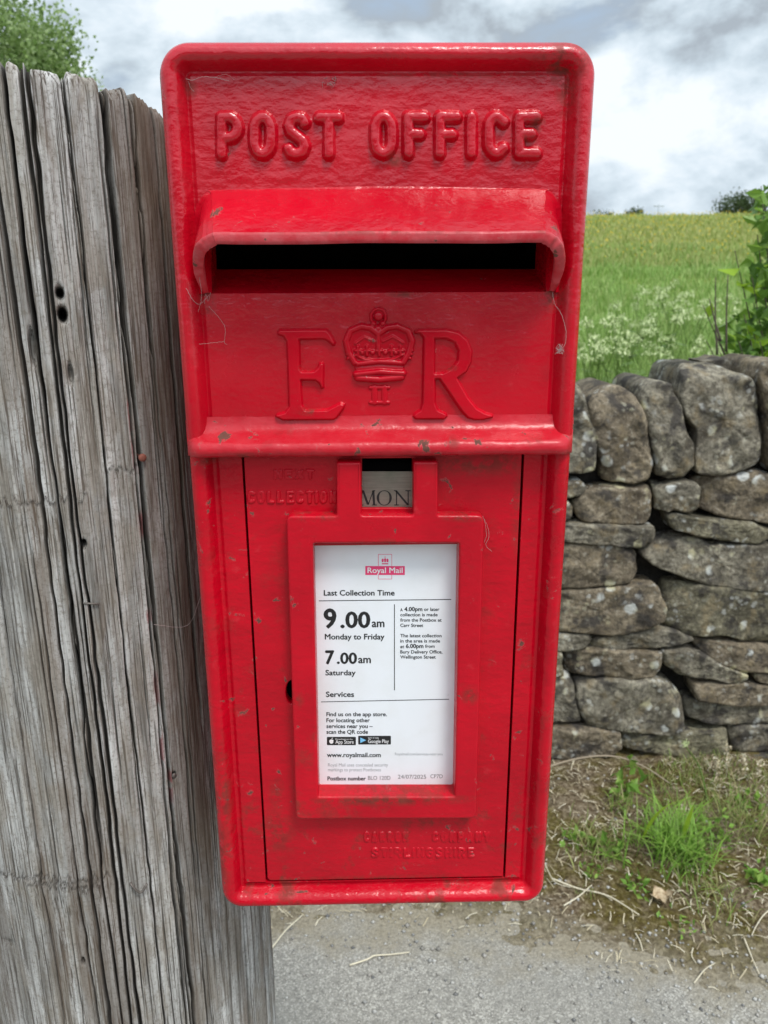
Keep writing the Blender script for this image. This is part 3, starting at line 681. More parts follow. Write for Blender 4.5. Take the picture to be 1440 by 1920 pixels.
mk('bent_nail', *tube(spline([p0 - n0 * .004, p0 + n0 * .003, p1 + n1 * .004, p2 + n2 * .004], 12), .0011, 6), GALV, post)

# ------------------------------------------------------------------ the post box
DEP = .165
pbox = thing('post_box', (XC, YP, zB), 'red cast iron letter box fixed beside the weathered timber post', 'post box')
def V3(x, h, z): return np.array([x, YP - h, z])
def u_path(hw, zend, ztip, r, n=14):         # from left end round two corners to right end; ztip is the far (rounded) edge
    s = 1 if ztip > zend else -1; pts = [(-hw, zend)]; pts += [(-hw, zend + (ztip - s * r - zend) * t) for t in np.linspace(0, 1, 14)[1:-1]]
    for k in range(n + 1):
        a = math.pi - k / n * math.pi / 2; pts.append((-hw + r + r * math.cos(a), ztip - s * r + s * r * math.sin(a)))
    m = [(-x, z) for x, z in pts[::-1]]
    mid = [(x, ztip) for x in np.linspace(-hw + r, hw - r, 18)[1:-1]]
    return np.array(pts + mid + m), s
def rim(hw, zend, ztip, r, prof):
    base, s = u_path(hw, zend, ztip, r)
    # inward normals
    L = []
    for (si, h) in prof:
        q = base.copy(); hwi = hw - si; ri = max(r - si, 0.0); zt = ztip - s * si
        q2, _ = u_path(hwi, zend, zt, max(ri, 1e-4)); L.append(np.stack([XC + q2[:, 0], np.full(len(q2), YP - h), q2[:, 1]], 1))
    n = len(base); V = np.concatenate(L); Fc = grid_faces(len(L), n)
    if s < 0: Fc = Fc[:, ::-1]
    return V, Fc
prof_up = [(.004, -DEP), (0, -DEP + .004), (0, -.012), (0, -.004), (.0003, .0005), (.0012, .0035), (.0026, .0062), (.0045, .0082), (.0068, .0092), (.0088, .0090), (.0106, .0078), (.0122, .0056), (.0134, .0030), (.0145, .0008), (.0156, -.0010), (.0168, -.0009), (.0178, -.0002), (.0185, 0)]
V, Fc = rim(HW, zN + .004, zT, .0195, prof_up)
parts = [(V, Fc.tolist())]
# front panel with the posting slot cut out
xa, xb = XC - HW + .0185, XC + HW - .0185; za, zb_ = zN + .004, zT - .0185
sx0, sx1 = P(391, 500)[0], P(1027, 500)[0]; sz0, sz1 = P(709, 549)[1], P(709, 372)[1]
def strip(x0, x1, z0, z1, nx=8, nz_=8, h=0.0):
    gx, gz = np.meshgrid(np.linspace(x0, x1, nx), np.linspace(z0, z1, nz_), indexing='ij')
    return np.stack([gx, np.full_like(gx, YP - h), gz], -1).reshape(-1, 3), grid_faces(nx, nz_).tolist()
parts += [strip(xa, xb, sz1, zb_), strip(xa, xb, za, sz0), strip(xa, sx0, sz0, sz1), strip(sx1, xb, sz0, sz1)]
# throat of the slot: sill sloping up and back, cheeks, roof
b0, b1 = V3(P(407, 505, -.03)[0], -.03, P(407, 505, -.03)[1]), V3(P(1003, 505, -.03)[0], -.03, P(1003, 505, -.03)[1])
tz_ = sz1
c0, c1, c2, c3 = V3(sx0, 0, sz0), V3(sx1, 0, sz0), V3(sx1, 0, sz1), V3(sx0, 0, sz1)
d2, d3 = V3(b1[0], -.03, tz_), V3(b0[0], -.03, tz_)
def quadgrid(a, b, c, d, n=8):
    u, v = np.meshgrid(np.linspace(0, 1, n), np.linspace(0, 1, n), indexing='ij'); u = u[..., None]; v = v[..., None]
    return ((1 - u) * (1 - v) * a + u * (1 - v) * b + u * v * c + (1 - u) * v * d).reshape(-1, 3), grid_faces(n, n).tolist()
parts += [quadgrid(c0, c1, b1, b0), quadgrid(c1, c2, d2, b1), quadgrid(c3, c0, b0, d3), quadgrid(c2, c3, d3, d2)]
Vh, Fh, _ = flat(parts)
housing = mk('housing', Vh, Fh, RED_TOP, pbox, sharp=50)
# lower half of the casting
prof_lo = [(.004, -DEP), (.0008, -DEP + .004), (.0008, -.012), (.0008, -.004), (.0011, .0005), (.0020, .0036), (.0036, .0066), (.0058, .0086), (.0082, .0093), (.0104, .0088), (.0124, .0072), (.0140, .0046), (.0152, .0016), (.0163, -.0008), (.0180, -.0012), (.0195, -.0006), (.0205, .0002), (.0215, .0003)]
V, Fc = rim(HW, zN + .003, zB, .0185, prof_lo)
gxa, gxb = P(455.5, 900)[0], P(981, 900)[0]; gzb = P(720, 1650)[1]
ia, ib, iz = XC - HW + .0215, XC + HW - .0215, zB + .0215
zl = zN + .003; gp = .0016
parts = [(V, Fc.tolist()), strip(ia, gxa, gzb, zl, h=.0003), strip(gxb, ib, gzb, zl, h=.0003), strip(ia, ib, iz, gzb, h=.0003)]
parts += [quadgrid(V3(gxa, .0003, gzb), V3(gxa, .0003, zl), V3(gxa, -.012, zl), V3(gxa, -.012, gzb)), quadgrid(V3(gxb, .0003, gzb), V3(gxb, .0003, zl), V3(gxb, -.012, zl), V3(gxb, -.012, gzb)), quadgrid(V3(gxa, .0003, gzb), V3(gxb, .0003, gzb), V3(gxb, -.012, gzb), V3(gxa, -.012, gzb))]
Vh, Fh, _ = flat(parts)
mk('lower_frame', Vh, Fh, RED, pbox, sharp=50)
# dark inside of the box and the back plate
bv, bf = box(XC - HW + .012, XC + HW - .012, YP + .034, YP + DEP - .006, zB + .012, zT - .012)
lv, lf = strip(gxa - .004, gxb + .004, gzb - .003, zN + .002, h=-.0145)
inn = [(bv, [f for f in bf if f != (0, 4, 5, 1)])]
mk('inner_casing', *flat([(bv, bf[:2] + bf[3:]), strip(XC - HW + .012, XC + HW - .012, zB + .012, gzb + .0, h=-.034), strip(XC - HW + .012, XC + HW - .012, gzb, b0[2], h=-.034)])[:2], IRON, pbox, smooth=False)
mk('back_plate', *box(XC - HW + .003, XC + HW - .003, YP + DEP - .005, YP + DEP, zB + .003, zT - .003), RED, pbox, smooth=False)
# bracket that holds it to the post
mk('bracket', *box(PC[0] + .05, XC - .02, YP + DEP, YP + DEP + .012, zB + .20, zB + .26), RED, pbox, smooth=False)
# ledge between the two halves
lp = [(.0255, .0002), (.021, .0010), (.0172, .0030), (.0145, .0062), (.0128, .0098), (.0115, .0135), (.0102, .0160), (.0080, .0178), (.0052, .0184), (.0026, .0176), (.0009, .0155), (.0001, .0125), (0, .009), (0, .002), (0, -.010)]
nx = 60; xs_ = np.linspace(-1, 1, nx); V = []
for (dz, h) in lp:
    row = []
    for u in xs_:
        e = (1 - abs(u)) * (HW + .0012); k = math.sqrt(max(0.0, 1 - max(0.0, 1 - e / .007) ** 2))
        hh = h * (.42 + .58 * k) if h > .004 else h
        hwz = HW * (1 - (max(hh, 0) + .0032) / .5255) + .0009; row.append((XC + u * hwz, YP - hh + .0004 * vnoise(u * 30, dz * 300, 0, 6), zN + dz * (.92 + .08 * k) + .0003 * vnoise(u * 25, dz * 200, 0, 8)))
    V += row
m_ = len(lp); Fl = grid_faces(m_, nx)[:, ::-1].tolist()
Fl += [tuple(i * nx for i in range(m_)), tuple(i * nx + nx - 1 for i in range(m_))[::-1]]
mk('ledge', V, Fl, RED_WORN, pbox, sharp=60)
# hood over the slot
lo = [(709, 433, 36), (1000, 432, 36), (1022, 433, 35.5), (1040, 439, 34), (1053, 451, 31), (1060, 467, 27), (1061, 490, 20), (1058, 510, 14), (1050, 530, 8), (1041, 547, 2)]
li = [(709, 456, 36), (998, 455, 36), (1014, 456, 35.5), (1027, 461, 34), (1035, 469, 31), (1040, 480, 27), (1041, 494, 20), (1039, 508, 14), (1036, 526, 8), (1031, 545, 2)]
bo = [(709, 359), (1000, 359), (1017, 361), (1028, 367), (1036, 378), (1041, 394), (1045, 430), (1046, 470), (1044, 510), (1040, 548)]
bi = [(709, 378), (990, 378), (1003, 381), (1012, 387), (1018, 396), (1021, 408), (1023, 440), (1024, 475), (1024, 512), (1023, 547)]
# resample all four consistently by index so that cross-sections correspond
def half_idx(lst, hdef=None):
    q = np.array([[*P(p[0], p[1], (p[2] if len(p) > 2 else hdef) * .001), (p[2] if len(p) > 2 else hdef) * .001] for p in lst]); q[:, 0] -= XC
    q = np.concatenate([[2 * q[0] - q[1]], q, [2 * q[-1] - q[-2]]]); out = []
    for s in np.linspace(0, len(lst) - 1, 90):
        i = min(int(s), len(lst) - 2); u = s - i; p0, p1, p2, p3 = q[i:i + 4]
        if i == 0: out.append(p1 + (p2 - p1) * u); continue
        out.append(.5 * (2 * p1 + (p2 - p0) * u + (2 * p0 - 5 * p1 + 4 * p2 - p3) * u * u + (3 * p1 - p0 - 3 * p2 + p3) * u ** 3))
    r = np.array(out)
    for _ in range(14): r[1:-1] = .5 * r[1:-1] + .25 * (r[:-2] + r[2:])
    l = r[::-1].copy(); l[:, 0] *= -1; q = np.concatenate([l[:-1], r])
    return np.stack([XC + q[:, 0], YP - q[:, 2], q[:, 1]], 1)
LO, LI, BO, BI = half_idx(lo), half_idx(li), half_idx(bo, 0.0), half_idx(bi, -1.0)
back = np.array([0, 1, 0.])
dirn = BO - np.array([XC, YP, sz0]); dirn /= np.linalg.norm(dirn, axis=1)[:, None]
loops = [BO + dirn * .0042 + back * .0004, BO + dirn * .0026 - back * .0002, BO + dirn * .0010 - back * .0010, BO * .985 + LO * .015 - back * .0028, BO * .55 + LO * .45, BO * .12 + LO * .88, LO + back * .0014, LO * .90 + LI * .10 + back * .0004, LO * .72 + LI * .28, LO * .35 + LI * .65, LO * .12 + LI * .88 + back * .0003, LI + back * .0012, LI * .85 + BI * .15, LI * .4 + BI * .6, BI]
n_ = len(LO); wob = np.stack([np.zeros(n_), .0005 * vnoise(np.arange(n_) / 5., 1, 0, 4), .0004 * vnoise(np.arange(n_) / 4., 2, 0, 4)], 1)
V = np.concatenate([l + wob * (1 if 4 < k < 12 else 0) for k, l in enumerate(loops)])
hf = grid_faces(len(loops), n_)
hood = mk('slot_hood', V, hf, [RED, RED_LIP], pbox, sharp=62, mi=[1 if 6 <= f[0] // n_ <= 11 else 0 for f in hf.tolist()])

# --------------------------------------------- raised lettering
def arc(cx, cy, rx, ry, a0, a1, n=10):
    return [(cx + rx * math.cos(R(a0 + (a1 - a0) * k / n)), cy + ry * math.sin(R(a0 + (a1 - a0) * k / n))) for k in range(n + 1)]
G = {
 'P': [[(0, 0), (0, 1)], [(0, 1), (.5, 1)] + arc(.5, .72, .5, .28, 90, -90) + [(0, .44)]],
 'O': [arc(.5, .66, .5, .34, 0, 180) + arc(.5, .34, .5, .34, 180, 360) + [(1, .66)]],
 'S': [[(.97, .86), (.84, .97), (.52, 1), (.2, .95), (.04, .78), (.14, .62), (.5, .5), (.86, .36), (.97, .2), (.82, .05), (.48, 0), (.16, .03), (.02, .13)]],
 'T': [[(0, 1), (1, 1)], [(.5, 1), (.5, 0)]],
 'F': [[(0, 0), (0, 1), (1, 1)], [(0, .52), (.72, .52)]],
 'I': [[(.5, 0), (.5, 1)]],
 'C': [[(1, .86)] + arc(.5, .68, .5, .32, 50, 180) + arc(.5, .32, .5, .32, 180, 310) + [(1, .14)]],
 'E': [[(1, 1), (0, 1), (0, 0), (1, 0)], [(0, .53), (.7, .53)]],
 'N': [[(0, 0), (0, 1), (1, 0), (1, 1)]], 'X': [[(0, 0), (1, 1)], [(0, 1), (1, 0)]], 'L': [[(0, 1), (0, 0), (1, 0)]],
 'M': [[(0, 0), (0, 1), (.5, .25), (1, 1), (1, 0)]], 'A': [[(0, 0), (.5, 1), (1, 0)], [(.2, .35), (.8, .35)]], 'Y': [[(0, 1), (.5, .45), (1, 1)], [(.5, .45), (.5, 0)]],
 'R': [[(0, 0), (0, 1), (.5, 1)] + arc(.5, .74, .5, .26, 90, -90) + [(0, .48)], [(.45, .48), (1, 0)]],
 'G': [[(1, .86)] + arc(.5, .68, .5, .32, 50, 180) + arc(.5, .32, .5, .32, 180, 360) + [(1, .5), (.6, .5)]], 'H': [[(0, 0), (0, 1)], [(1, 0), (1, 1)], [(0, .5), (1, .5)]],
}
def seg_dist(X, Z, pl):
    D = np.full(X.shape, 1e3)
    for (a, b) in zip(pl[:-1], pl[1:]):
        ax, az = a; bx, bz = b; dx, dz = bx - ax, bz - az; L2 = dx * dx + dz * dz + 1e-15
        t = np.clip(((X - ax) * dx + (Z - az) * dz) / L2, 0, 1); D = np.minimum(D, np.hypot(X - ax - t * dx, Z - az - t * dz))
    return D
def poly_sd(X, Z, pl):                        # positive inside
    D = seg_dist(X, Z, list(pl) + [pl[0]]); ins = np.zeros(X.shape, bool)
    for (a, b) in zip(pl, list(pl[1:]) + [pl[0]]):
        c = ((a[1] > Z) != (b[1] > Z)) & (X < (b[0] - a[0]) * (Z - a[1]) / (b[1] - a[1] + 1e-15) + a[0]); ins ^= c
    return D, ins
def relief(name, x0, x1, z0, z1, step, fn, parent, mat, base=0.0):
    nx, nz_ = int((x1 - x0) / step) + 1, int((z1 - z0) / step) + 1
    X, Z = np.meshgrid(np.linspace(x0, x1, nx), np.linspace(z0, z1, nz_), indexing='ij'); H = fn(X, Z)
    V = np.stack([X, YP - base - np.where(H > 0, H, -.0004), Z], -1).reshape(-1, 3); Fc = grid_faces(nx, nz_)
    ok = (H.ravel()[Fc] > 0).any(1); Fc = Fc[ok]; u, inv = np.unique(Fc, return_inverse=True)
    return mk(name, V[u], inv.reshape(Fc.shape), mat, parent)
def stroke_word(letters, y_top, y_bot, rad_px, h=0.0, jitter=0.0):
    out = []
    for (ch, xa_, xb_) in letters:
        for pl in G[ch]:
            q = []
            for (u, v) in pl:
                px = xa_ + rad_px + u * (xb_ - xa_ - 2 * rad_px) if xb_ - xa_ > 2.2 * rad_px else (xa_ + xb_) / 2
                q.append(tuple(P(px, y_bot - rad_px - v * (y_bot - y_top - 2 * rad_px), h)))
            out.append(q)
    return out
def stroke_relief(name, pls, w, Hh, parent, mat, step, power=.6, flare=1.35, worn=0.0, base=0.0):
    pts = np.array([p for pl in pls for p in pl]); m = w * 2
    def fn(X, Z):
        D = np.full(X.shape, 1e3)
        for pl in pls: D = np.minimum(D, seg_dist(X, Z, pl))
        D = D + .00018 * vnoise(X * 500, Z * 500, 0, 3)
        core = np.sqrt(np.clip(1 - (D / w) ** 2, 0, 1)); foot = smooth01((flare * w - D) / ((flare - .55) * w))
        Hq = Hh * (.62 * core + .38 * foot)
        if worn: Hq = Hq * np.clip(.62 + worn * fbm(X * 120, Z * 120, 0, 3, 12), 0, 1.3) - .00002
        return Hq - .00003
    return relief(name, pts[:, 0].min() - m, pts[:, 0].max() + m, pts[:, 1].min() - m, pts[:, 1].max() + m, step, fn, parent, mat, base)
word = [('P', 404, 459), ('O', 465, 521), ('S', 529, 585), ('T', 587, 647)]
stroke_relief('raised_lettering', stroke_word(word, 209, 302, 12.5), .0037, .0042, pbox, RED_TOP, .0006)
word = [('O', 691, 747), ('F', 753, 808), ('F', 812, 868), ('I', 871, 895), ('C', 903, 956), ('E', 960, 1018)]
stroke_relief('raised_lettering', stroke_word(word, 208, 301, 12.5), .0037, .0042, pbox, RED_TOP, .0006)
# royal cypher
def zc_(pts): return [tuple(P(500 + x / 3.2727, 560 + y / 3.2727)) for x, y in pts]
E_ = zc_([(65, 205), (80, 186), (220, 184), (368, 184), (392, 208), (424, 268), (420, 286), (404, 288), (380, 264), (356, 250), (205, 252), (207, 340), (209, 425), (218, 440), (290, 438), (312, 420), (322, 392), (345, 388), (354, 402), (352, 545), (336, 552), (322, 520), (298, 502), (214, 500), (218, 590), (223, 650), (240, 678), (370, 676), (418, 652), (452, 634), (484, 644), (478, 668), (430, 734), (410, 744), (100, 747), (52, 722), (62, 706), (112, 692), (136, 660), (130, 460), (122, 262), (104, 232), (70, 222)])
R_ = zc_([(903, 202), (930, 184), (1100, 184), (1180, 202), (1235, 250), (1262, 320), (1255, 390), (1226, 448), (1172, 486), (1240, 605), (1290, 668), (1340, 695), (1388, 710), (1388, 728), (1330, 744), (1270, 745), (1230, 732), (1190, 688), (1090, 540), (1058, 494), (1036, 494), (1036, 640), (1052, 678), (1100, 700), (1110, 720), (1090, 740), (910, 740), (894, 720), (906, 700), (940, 678), (952, 640), (956, 440), (960, 240), (940, 218), (908, 212)])
Rc = zc_([(1032, 247), (1100, 247), (1150, 272), (1172, 320), (1166, 380), (1130, 424), (1080, 450), (1032, 452)])
def letter_fn(outer, inner=None, Hh=.0034, bev=.0019):
    def fn(X, Z):
        D, ins = poly_sd(X, Z, outer)
        if inner is not None:
            D2, i2 = poly_sd(X, Z, inner); D = np.minimum(D, D2); ins = ins & ~i2
        sd = np.where(ins, D, -D) + .0005
        return Hh * smooth01(sd / bev) ** .8 - .00025 * Hh / .002 * np.exp(-((sd - .0035) / .0012) ** 2) * 0 - .00003
    return fn
for nm_, o_, i_ in (('cypher_letter', E_, None), ('cypher_letter', R_, Rc)):
    q = np.array(o_); relief(nm_, q[:, 0].min() - .001, q[:, 0].max() + .001, q[:, 1].min() - .001, q[:, 1].max() + .001, .0005, letter_fn(o_, i_), pbox, RED_LETTER)
def crown_fn(X, Z):
    H = np.full(X.shape, -.0003)
    mm = .001 / 3.05                         # metres per photo pixel at this plane
    def st(pts, w, h):
        nonlocal H
        pl = zc_(pts); D = seg_dist(X, Z, pl); H = np.maximum(H, h * np.sqrt(np.clip(1 - (D / w) ** 2, 0, 1)) - .00003)
    def bead(x, y, r, h): st([(x, y), (x + .1, y)], r, h)
    D, ins = poly_sd(X, Z, zc_([(500, 205), (590, 168), (690, 215), (785, 165), (880, 200), (893, 265), (850, 380), (840, 480), (760, 500), (610, 500), (540, 480), (530, 380), (490, 280)]))
    H = np.maximum(H, .0009 * smooth01(np.where(ins, D, -D) / .002) - .00003)
    st([(685, 215), (640, 178), (580, 168), (515, 195), (488, 260), (505, 330), (540, 390)], .0024, .0024)
    st([(685, 215), (735, 178), (800, 168), (868, 198), (892, 262), (872, 330), (838, 388)], .0024, .0024)
    st([(545, 275), (600, 235), (660, 262)], .0012, .0016); st([(715, 262), (775, 232), (835, 270)], .0012, .0016)
    for k in range(7):
        t = k / 6; bead(500 - 12 * math.sin(t * 3.1), 215 + t * 150, .0013, .0021); bead(880 + 14 * math.sin(t * 3.1), 215 + t * 150, .0013, .0021)
    # orb with its little cross, and neck
    st([(642, 130), (640, 95), (660, 68), (688, 60), (715, 70), (730, 98), (728, 130)], .0012, .0021); bead(686, 105, .0036, .0022)
    bead(655, 152, .0022, .0023); bead(712, 152, .0022, .0023); bead(684, 185, .003, .0022)
    st([(684, 190), (684, 300)], .002, .0022)
    # crosses and fleurs along the band
    for x in (560, 615, 690, 765, 820):
        st([(x - 16, 318), (x + 16, 318)], .0013, .0021); st([(x, 290), (x, 345)], .0013, .0022)
    for x in (588, 650, 728, 792): bead(x, 330, .002, .0021)
    st([(545, 345), (600, 372), (690, 380), (780, 370), (835, 342)], .0012, .0019)
    bead(530, 372, .0022, .0023)
    st([(560, 398), (690, 384), (828, 392)], .0021, .0023)
    st([(565, 430), (690, 420), (822, 428)], .0025, .0013)
    st([(548, 462), (690, 446), (838, 456)], .0024, .0026)
    st([(560, 485), (690, 494), (826, 480)], .0026, .0023)
    return H
q = np.array(zc_([(455, 45), (925, 515)])); relief('crown', q[0, 0], q[1, 0], q[1, 1], q[0, 1], .00045, lambda X, Z: crown_fn(X, Z) * 1.5, pbox, RED_LETTER)
def num_fn(X, Z):
    H = np.full(X.shape, -.0003)
    for pts, w in (([(636, 545), (750, 545)], .0013), ([(636, 637), (750, 637)], .0013), ([(662, 545), (662, 637)], .0021), ([(722, 545), (722, 637)], .0021)):
        D = seg_dist(X, Z, zc_(pts)); H = np.maximum(H, .0012 * np.sqrt(np.clip(1 - (D / w) ** 2, 0, 1)) - .00003)
    return H
q = np.array(zc_([(615, 522), (770, 660)])); relief('numeral', q[0, 0], q[1, 0], q[1, 1], q[0, 1], .00045, num_fn, pbox, RED_LETTER)

# --------------------------------------------- door, notice frame, notice
def fill(loops, front, thick, bevel=.0012, res=3):
    cu = bpy.data.curves.new('c', 'CURVE'); cu.dimensions = '2D'; cu.fill_mode = 'BOTH'; cu.extrude = thick / 2 - bevel; cu.bevel_depth = bevel; cu.bevel_resolution = res; cu.offset = -bevel
    for lp in loops:
        s = cu.splines.new('POLY'); s.points.add(len(lp) - 1); s.use_cyclic_u = True
        for k, (x, z) in enumerate(lp): s.points[k].co = (x, z, 0, 1)
    o = bpy.data.objects.new('c', cu); COL.objects.link(o); me = bpy.data.meshes.new_from_object(o)
    V = np.array([v.co[:] for v in me.vertices]); Fc = [tuple(p.vertices) for p in me.polygons]
    bpy.data.objects.remove(o); bpy.data.curves.remove(cu); bpy.data.meshes.remove(me)
    return np.stack([V[:, 0], YP - (front - thick / 2) - V[:, 1] * 0 - V[:, 2], V[:, 1]], 1), Fc
def rounded(pts, rads, n=5):
    pts = [np.asarray(p, float) for p in pts]; out = []
    for i, p in enumerate(pts):
        a, b = pts[i - 1], pts[(i + 1) % len(pts)]; r = rads[i] if not np.isscalar(rads) else rads
        if r <= 0: out.append(tuple(p)); continue
        ua, ub = (a - p) / np.linalg.norm(a - p), (b - p) / np.linalg.norm(b - p)
        for k in range(n + 1):
            t = k / n; out.append(tuple((1 - t) ** 2 * (p + ua * r) + 2 * t * (1 - t) * p + t * t * (p + ub * r)))
    return out
dxa, dxb, dzb, dzt = gxa + .0015, gxb - .0017, gzb + .0016, zN - .0012
door_out = rounded([(dxa, dzb), (dxb, dzb), (dxb, dzt), (dxa, dzt)], [.0042, .0012, 0, 0])
tab_hole = [tuple(P(679, 952)), tuple(P(773, 952)), (P(773, 880)[0], dzt - .003), (P(679, 880)[0], dzt - .003)]
win_hole = [tuple(P(586, 1489)), tuple(P(864, 1489)), tuple(P(864, 1016)), tuple(P(586, 1016))]
win_hole = [(P(590, 1250)[0], P(700, 1480)[1]), (P(858, 1250)[0], P(700, 1480)[1]), (P(858, 1250)[0], P(700, 1022)[1]), (P(590, 1250)[0], P(700, 1022)[1])]
kh = [tuple(P(547 + 11 * math.cos(t), 1297 + 22 * math.sin(t))) for t in np.linspace(0, 2 * math.pi, 18, endpoint=False)]
door = mk('door', *fill([door_out, tab_hole, win_hole, kh], .0006, .009, .0009), RED_DOOR, pbox, sharp=35)
HF = .0115
def Q(px, py): return tuple(P(px, py, HF))
fo = rounded([Q(536.5, 967), Q(631, 967.5), Q(631, 866.5), Q(677, 866.5), Q(677, 967), Q(775, 966.5), Q(775, 865.5), Q(821, 865.5), Q(821, 966.5), Q(908, 966.5), Q(893.5, 1535.5), Q(554.5, 1537)],
             [.005, .0014, .0016, .0016, .0024, .0024, .0016, .0016, .0014, .0048, .0052, .0052])
fi = rounded([Q(587, 1019.5), Q(861, 1019.5), Q(853, 1494.5), Q(597, 1494.5)], [.0022, .0016, .0012, .0012])
mk('notice_frame', *fill([fo, fi], HF, HF + .009, .0019, 4), red_paint('red_frame_paint', .8, .8, .26, [(590, 962, .02, .004, .8), (870, 962, .02, .004, .8), (725, 1484, .09, .006, .9), (720, 1012, .03, .006, .6), (878, 1290, .008, .010, .8), (556, 1300, .008, .009, .7), (560, 1500, .006, .02, .7), (760, 1532, .08, .003, .7)]), door, sharp=35)
HN = -.0045
mk('backing_plate', *box(P(570, 1250)[0], P(878, 1250)[0], YP + .0092, YP + .0108, P(700, 1500)[1], P(700, 1005)[1]), RED_WORN, door, smooth=False)
def T(px, py): return tuple(P(px, py, HN))
nb = rounded([T(598.5, 1480), T(851, 1476), T(861.5, 1010), T(587, 1010)], [.0032, .0026, 0, 0])
notice = mk('collection_notice', *fill([nb], HN, .0016, .0002, 1), PAPER, pbox, sharp=35)
notice['label'] = 'white plastic collection notice printed with times'
def font_mesh(s, bold):
    cu = bpy.data.curves.new('t', 'FONT'); cu.body = s; cu.size = 1; cu.offset = bold; cu.resolution_u = 3; cu.fill_mode = 'FRONT'
    o = bpy.data.objects.new('t', cu); COL.objects.link(o); me = bpy.data.meshes.new_from_object(o)
    V = np.array([v.co[:] for v in me.vertices]); Fc = [tuple(p.vertices) for p in me.polygons]
    bpy.data.objects.remove(o); bpy.data.curves.remove(cu); bpy.data.meshes.remove(me); return V, Fc
_H = font_mesh('H', 0)[0][:, 1].max()
def text(s, x0, x1, base, cap, bold=.0, lift=.00012):
    V, Fc = font_mesh(s, 0); a, b = V[:, 0].min(), V[:, 0].max(); out = []
    e = bold * cap * .9
    for k, (ox, oy) in enumerate([(0, 0)] if bold <= 0 else [(-1, 0), (1, 0), (0, .7), (0, -.7)]):
        u = x0 + e + (V[:, 0] - a) / (b - a) * (x1 - x0 - 2 * e) + ox * e; v = base - V[:, 1] / _H * cap + oy * e
        q = np.array([P(pu, pv, HN) for pu, pv in zip(u, v)]); out.append((np.stack([q[:, 0], np.full(len(q), YP - HN - lift - k * 2.5e-5), q[:, 1]], 1), Fc))
    return flat(out)[:2]
def prect(x0, x1, y0, y1, lift=.0001):
    q = [P(x0, y1, HN), P(x1, y1, HN), P(x1, y0, HN), P(x0, y0, HN)]; return [(a[0], YP - HN - lift, a[1]) for a in q], [(0, 1, 2, 3)]
def pquad(pts, lift=.0001):
    return [(P(*p, HN)[0], YP - HN - lift, P(*p, HN)[1]) for p in pts], [tuple(range(len(pts)))]
B = .045
blk = [text('Last Collection Time', 607, 740, 1116.3, 9.8, B), text('9', 606.5, 631, 1177, 35, .055), text('.00', 638, 694.5, 1176.5, 29, .055), text('am', 697, 721, 1175.5, 15, .04),
       text('Monday to Friday', 609, 721, 1198.6, 10, B), text('7', 609.5, 627, 1244.5, 24.5, .055), text('.00', 631.5, 669.5, 1244, 20, .055), text('am', 671.5, 695.5, 1243, 14, .04),
       text('Saturday', 610, 667, 1265.8, 9.6, B), text('Services', 611, 664, 1306.4, 9.6, B),
       text('Find us on the app store.', 612, 725.5, 1342.5, 7.2, B), text('For locating other', 612, 693.5, 1353.8, 7.2, B), text('services near you –', 612, 699, 1364.8, 7.2, B), text('scan the QR code', 612, 690, 1375.5, 7.2, B),
       text('www.royalmail.com', 613, 714, 1419.3, 8.2, B), text('Postbox number', 614, 686, 1463, 7.2, B),
       pquad([(598, 1127.2), (846, 1124.6), (846, 1123.2), (598, 1125.8)]), pquad([(738.8, 1294), (740.3, 1294), (740.3, 1133), (738.8, 1133)]), pquad([(602, 1316.6), (842, 1311.6), (842, 1310.3), (602, 1315.3)])]
blk += [text('A', 750.5, 755, 1146, 5.6, .035), text('4.00pm', 758, 792, 1145.6, 7.6, .05), text('or later', 795, 824, 1145.2, 6, .035), text('collection is made', 750.5, 820.5, 1155.3, 6, .035), text('from the Postbox at', 750.5, 828, 1165.3, 6, .035), text('Carr Street', 750.5, 793.5, 1175.3, 6, .035),
        text('The latest collection', 750.5, 828, 1194.6, 6, .035), text('in the area is made', 750.5, 825, 1204.4, 6, .035), text('at', 750.5, 758, 1215, 6, .035), text('6.00pm', 761, 794, 1214.8, 7.6, .05), text('from', 797, 815, 1214.4, 6, .035), text('Bury Delivery Office,', 750.5, 829.5, 1225, 6, .035), text('Wellington Street', 750.5, 817, 1234.6, 6, .035)]
mk('printed_text', *flat(blk)[:2], INK, notice, smooth=False)
gry = [text('BLO 120D', 690, 732, 1462, 7.2, .0), text('24/07/2025', 746, 799, 1459.8, 7.2, .0), text('CP7D', 807, 830, 1459, 7.2, .0)]
mk('printed_number', *flat(gry)[:2], GREY_INK, notice, smooth=False)
fin_ = [text('Royalmail.com/services-near-you', 740.5, 830, 1416, 5, .0), text('Royal Mail uses concealed security', 615, 727.5, 1437, 6, .0), text('markings to protect Postboxes', 615, 714, 1446, 6, .0)]
mk('fine_print', *flat(fin_)[:2], PALE_INK, notice, smooth=False)
lg = [prect(685, 759, 1061.3, 1078), prect(709, 735, 1039, 1039.8), prect(709, 709.8, 1039.8, 1061), prect(734.2, 735, 1039.8, 1061), prect(709, 735, 1085.2, 1086), prect(709, 709.8, 1078.2, 1085.2), prect(734.2, 735, 1078.2, 1085.2)]
lg += [pquad([(715.5 + dx, 1049 - a), (717.7 + dx, 1047 - a), (719.5 + dx, 1049 - a), (719 + dx, 1054), (716 + dx, 1054)]) for dx, a in ((0, 0), (4.6, .8), (9, 0))] + [prect(721.5, 722.5, 1043, 1046.5), prect(716, 728, 1056, 1058)]
w_ = [text('Royal Mail', 689, 755, 1074, 10, .03, .0002)]
Va, Fa, _ = flat(lg); Vb, Fb, _ = flat(w_)
V, Fc, mi = flat([(Va, Fa), (Vb, Fb)]); mk('logo', V, Fc, [PINK, WHITE], notice, smooth=False, mi=mi)
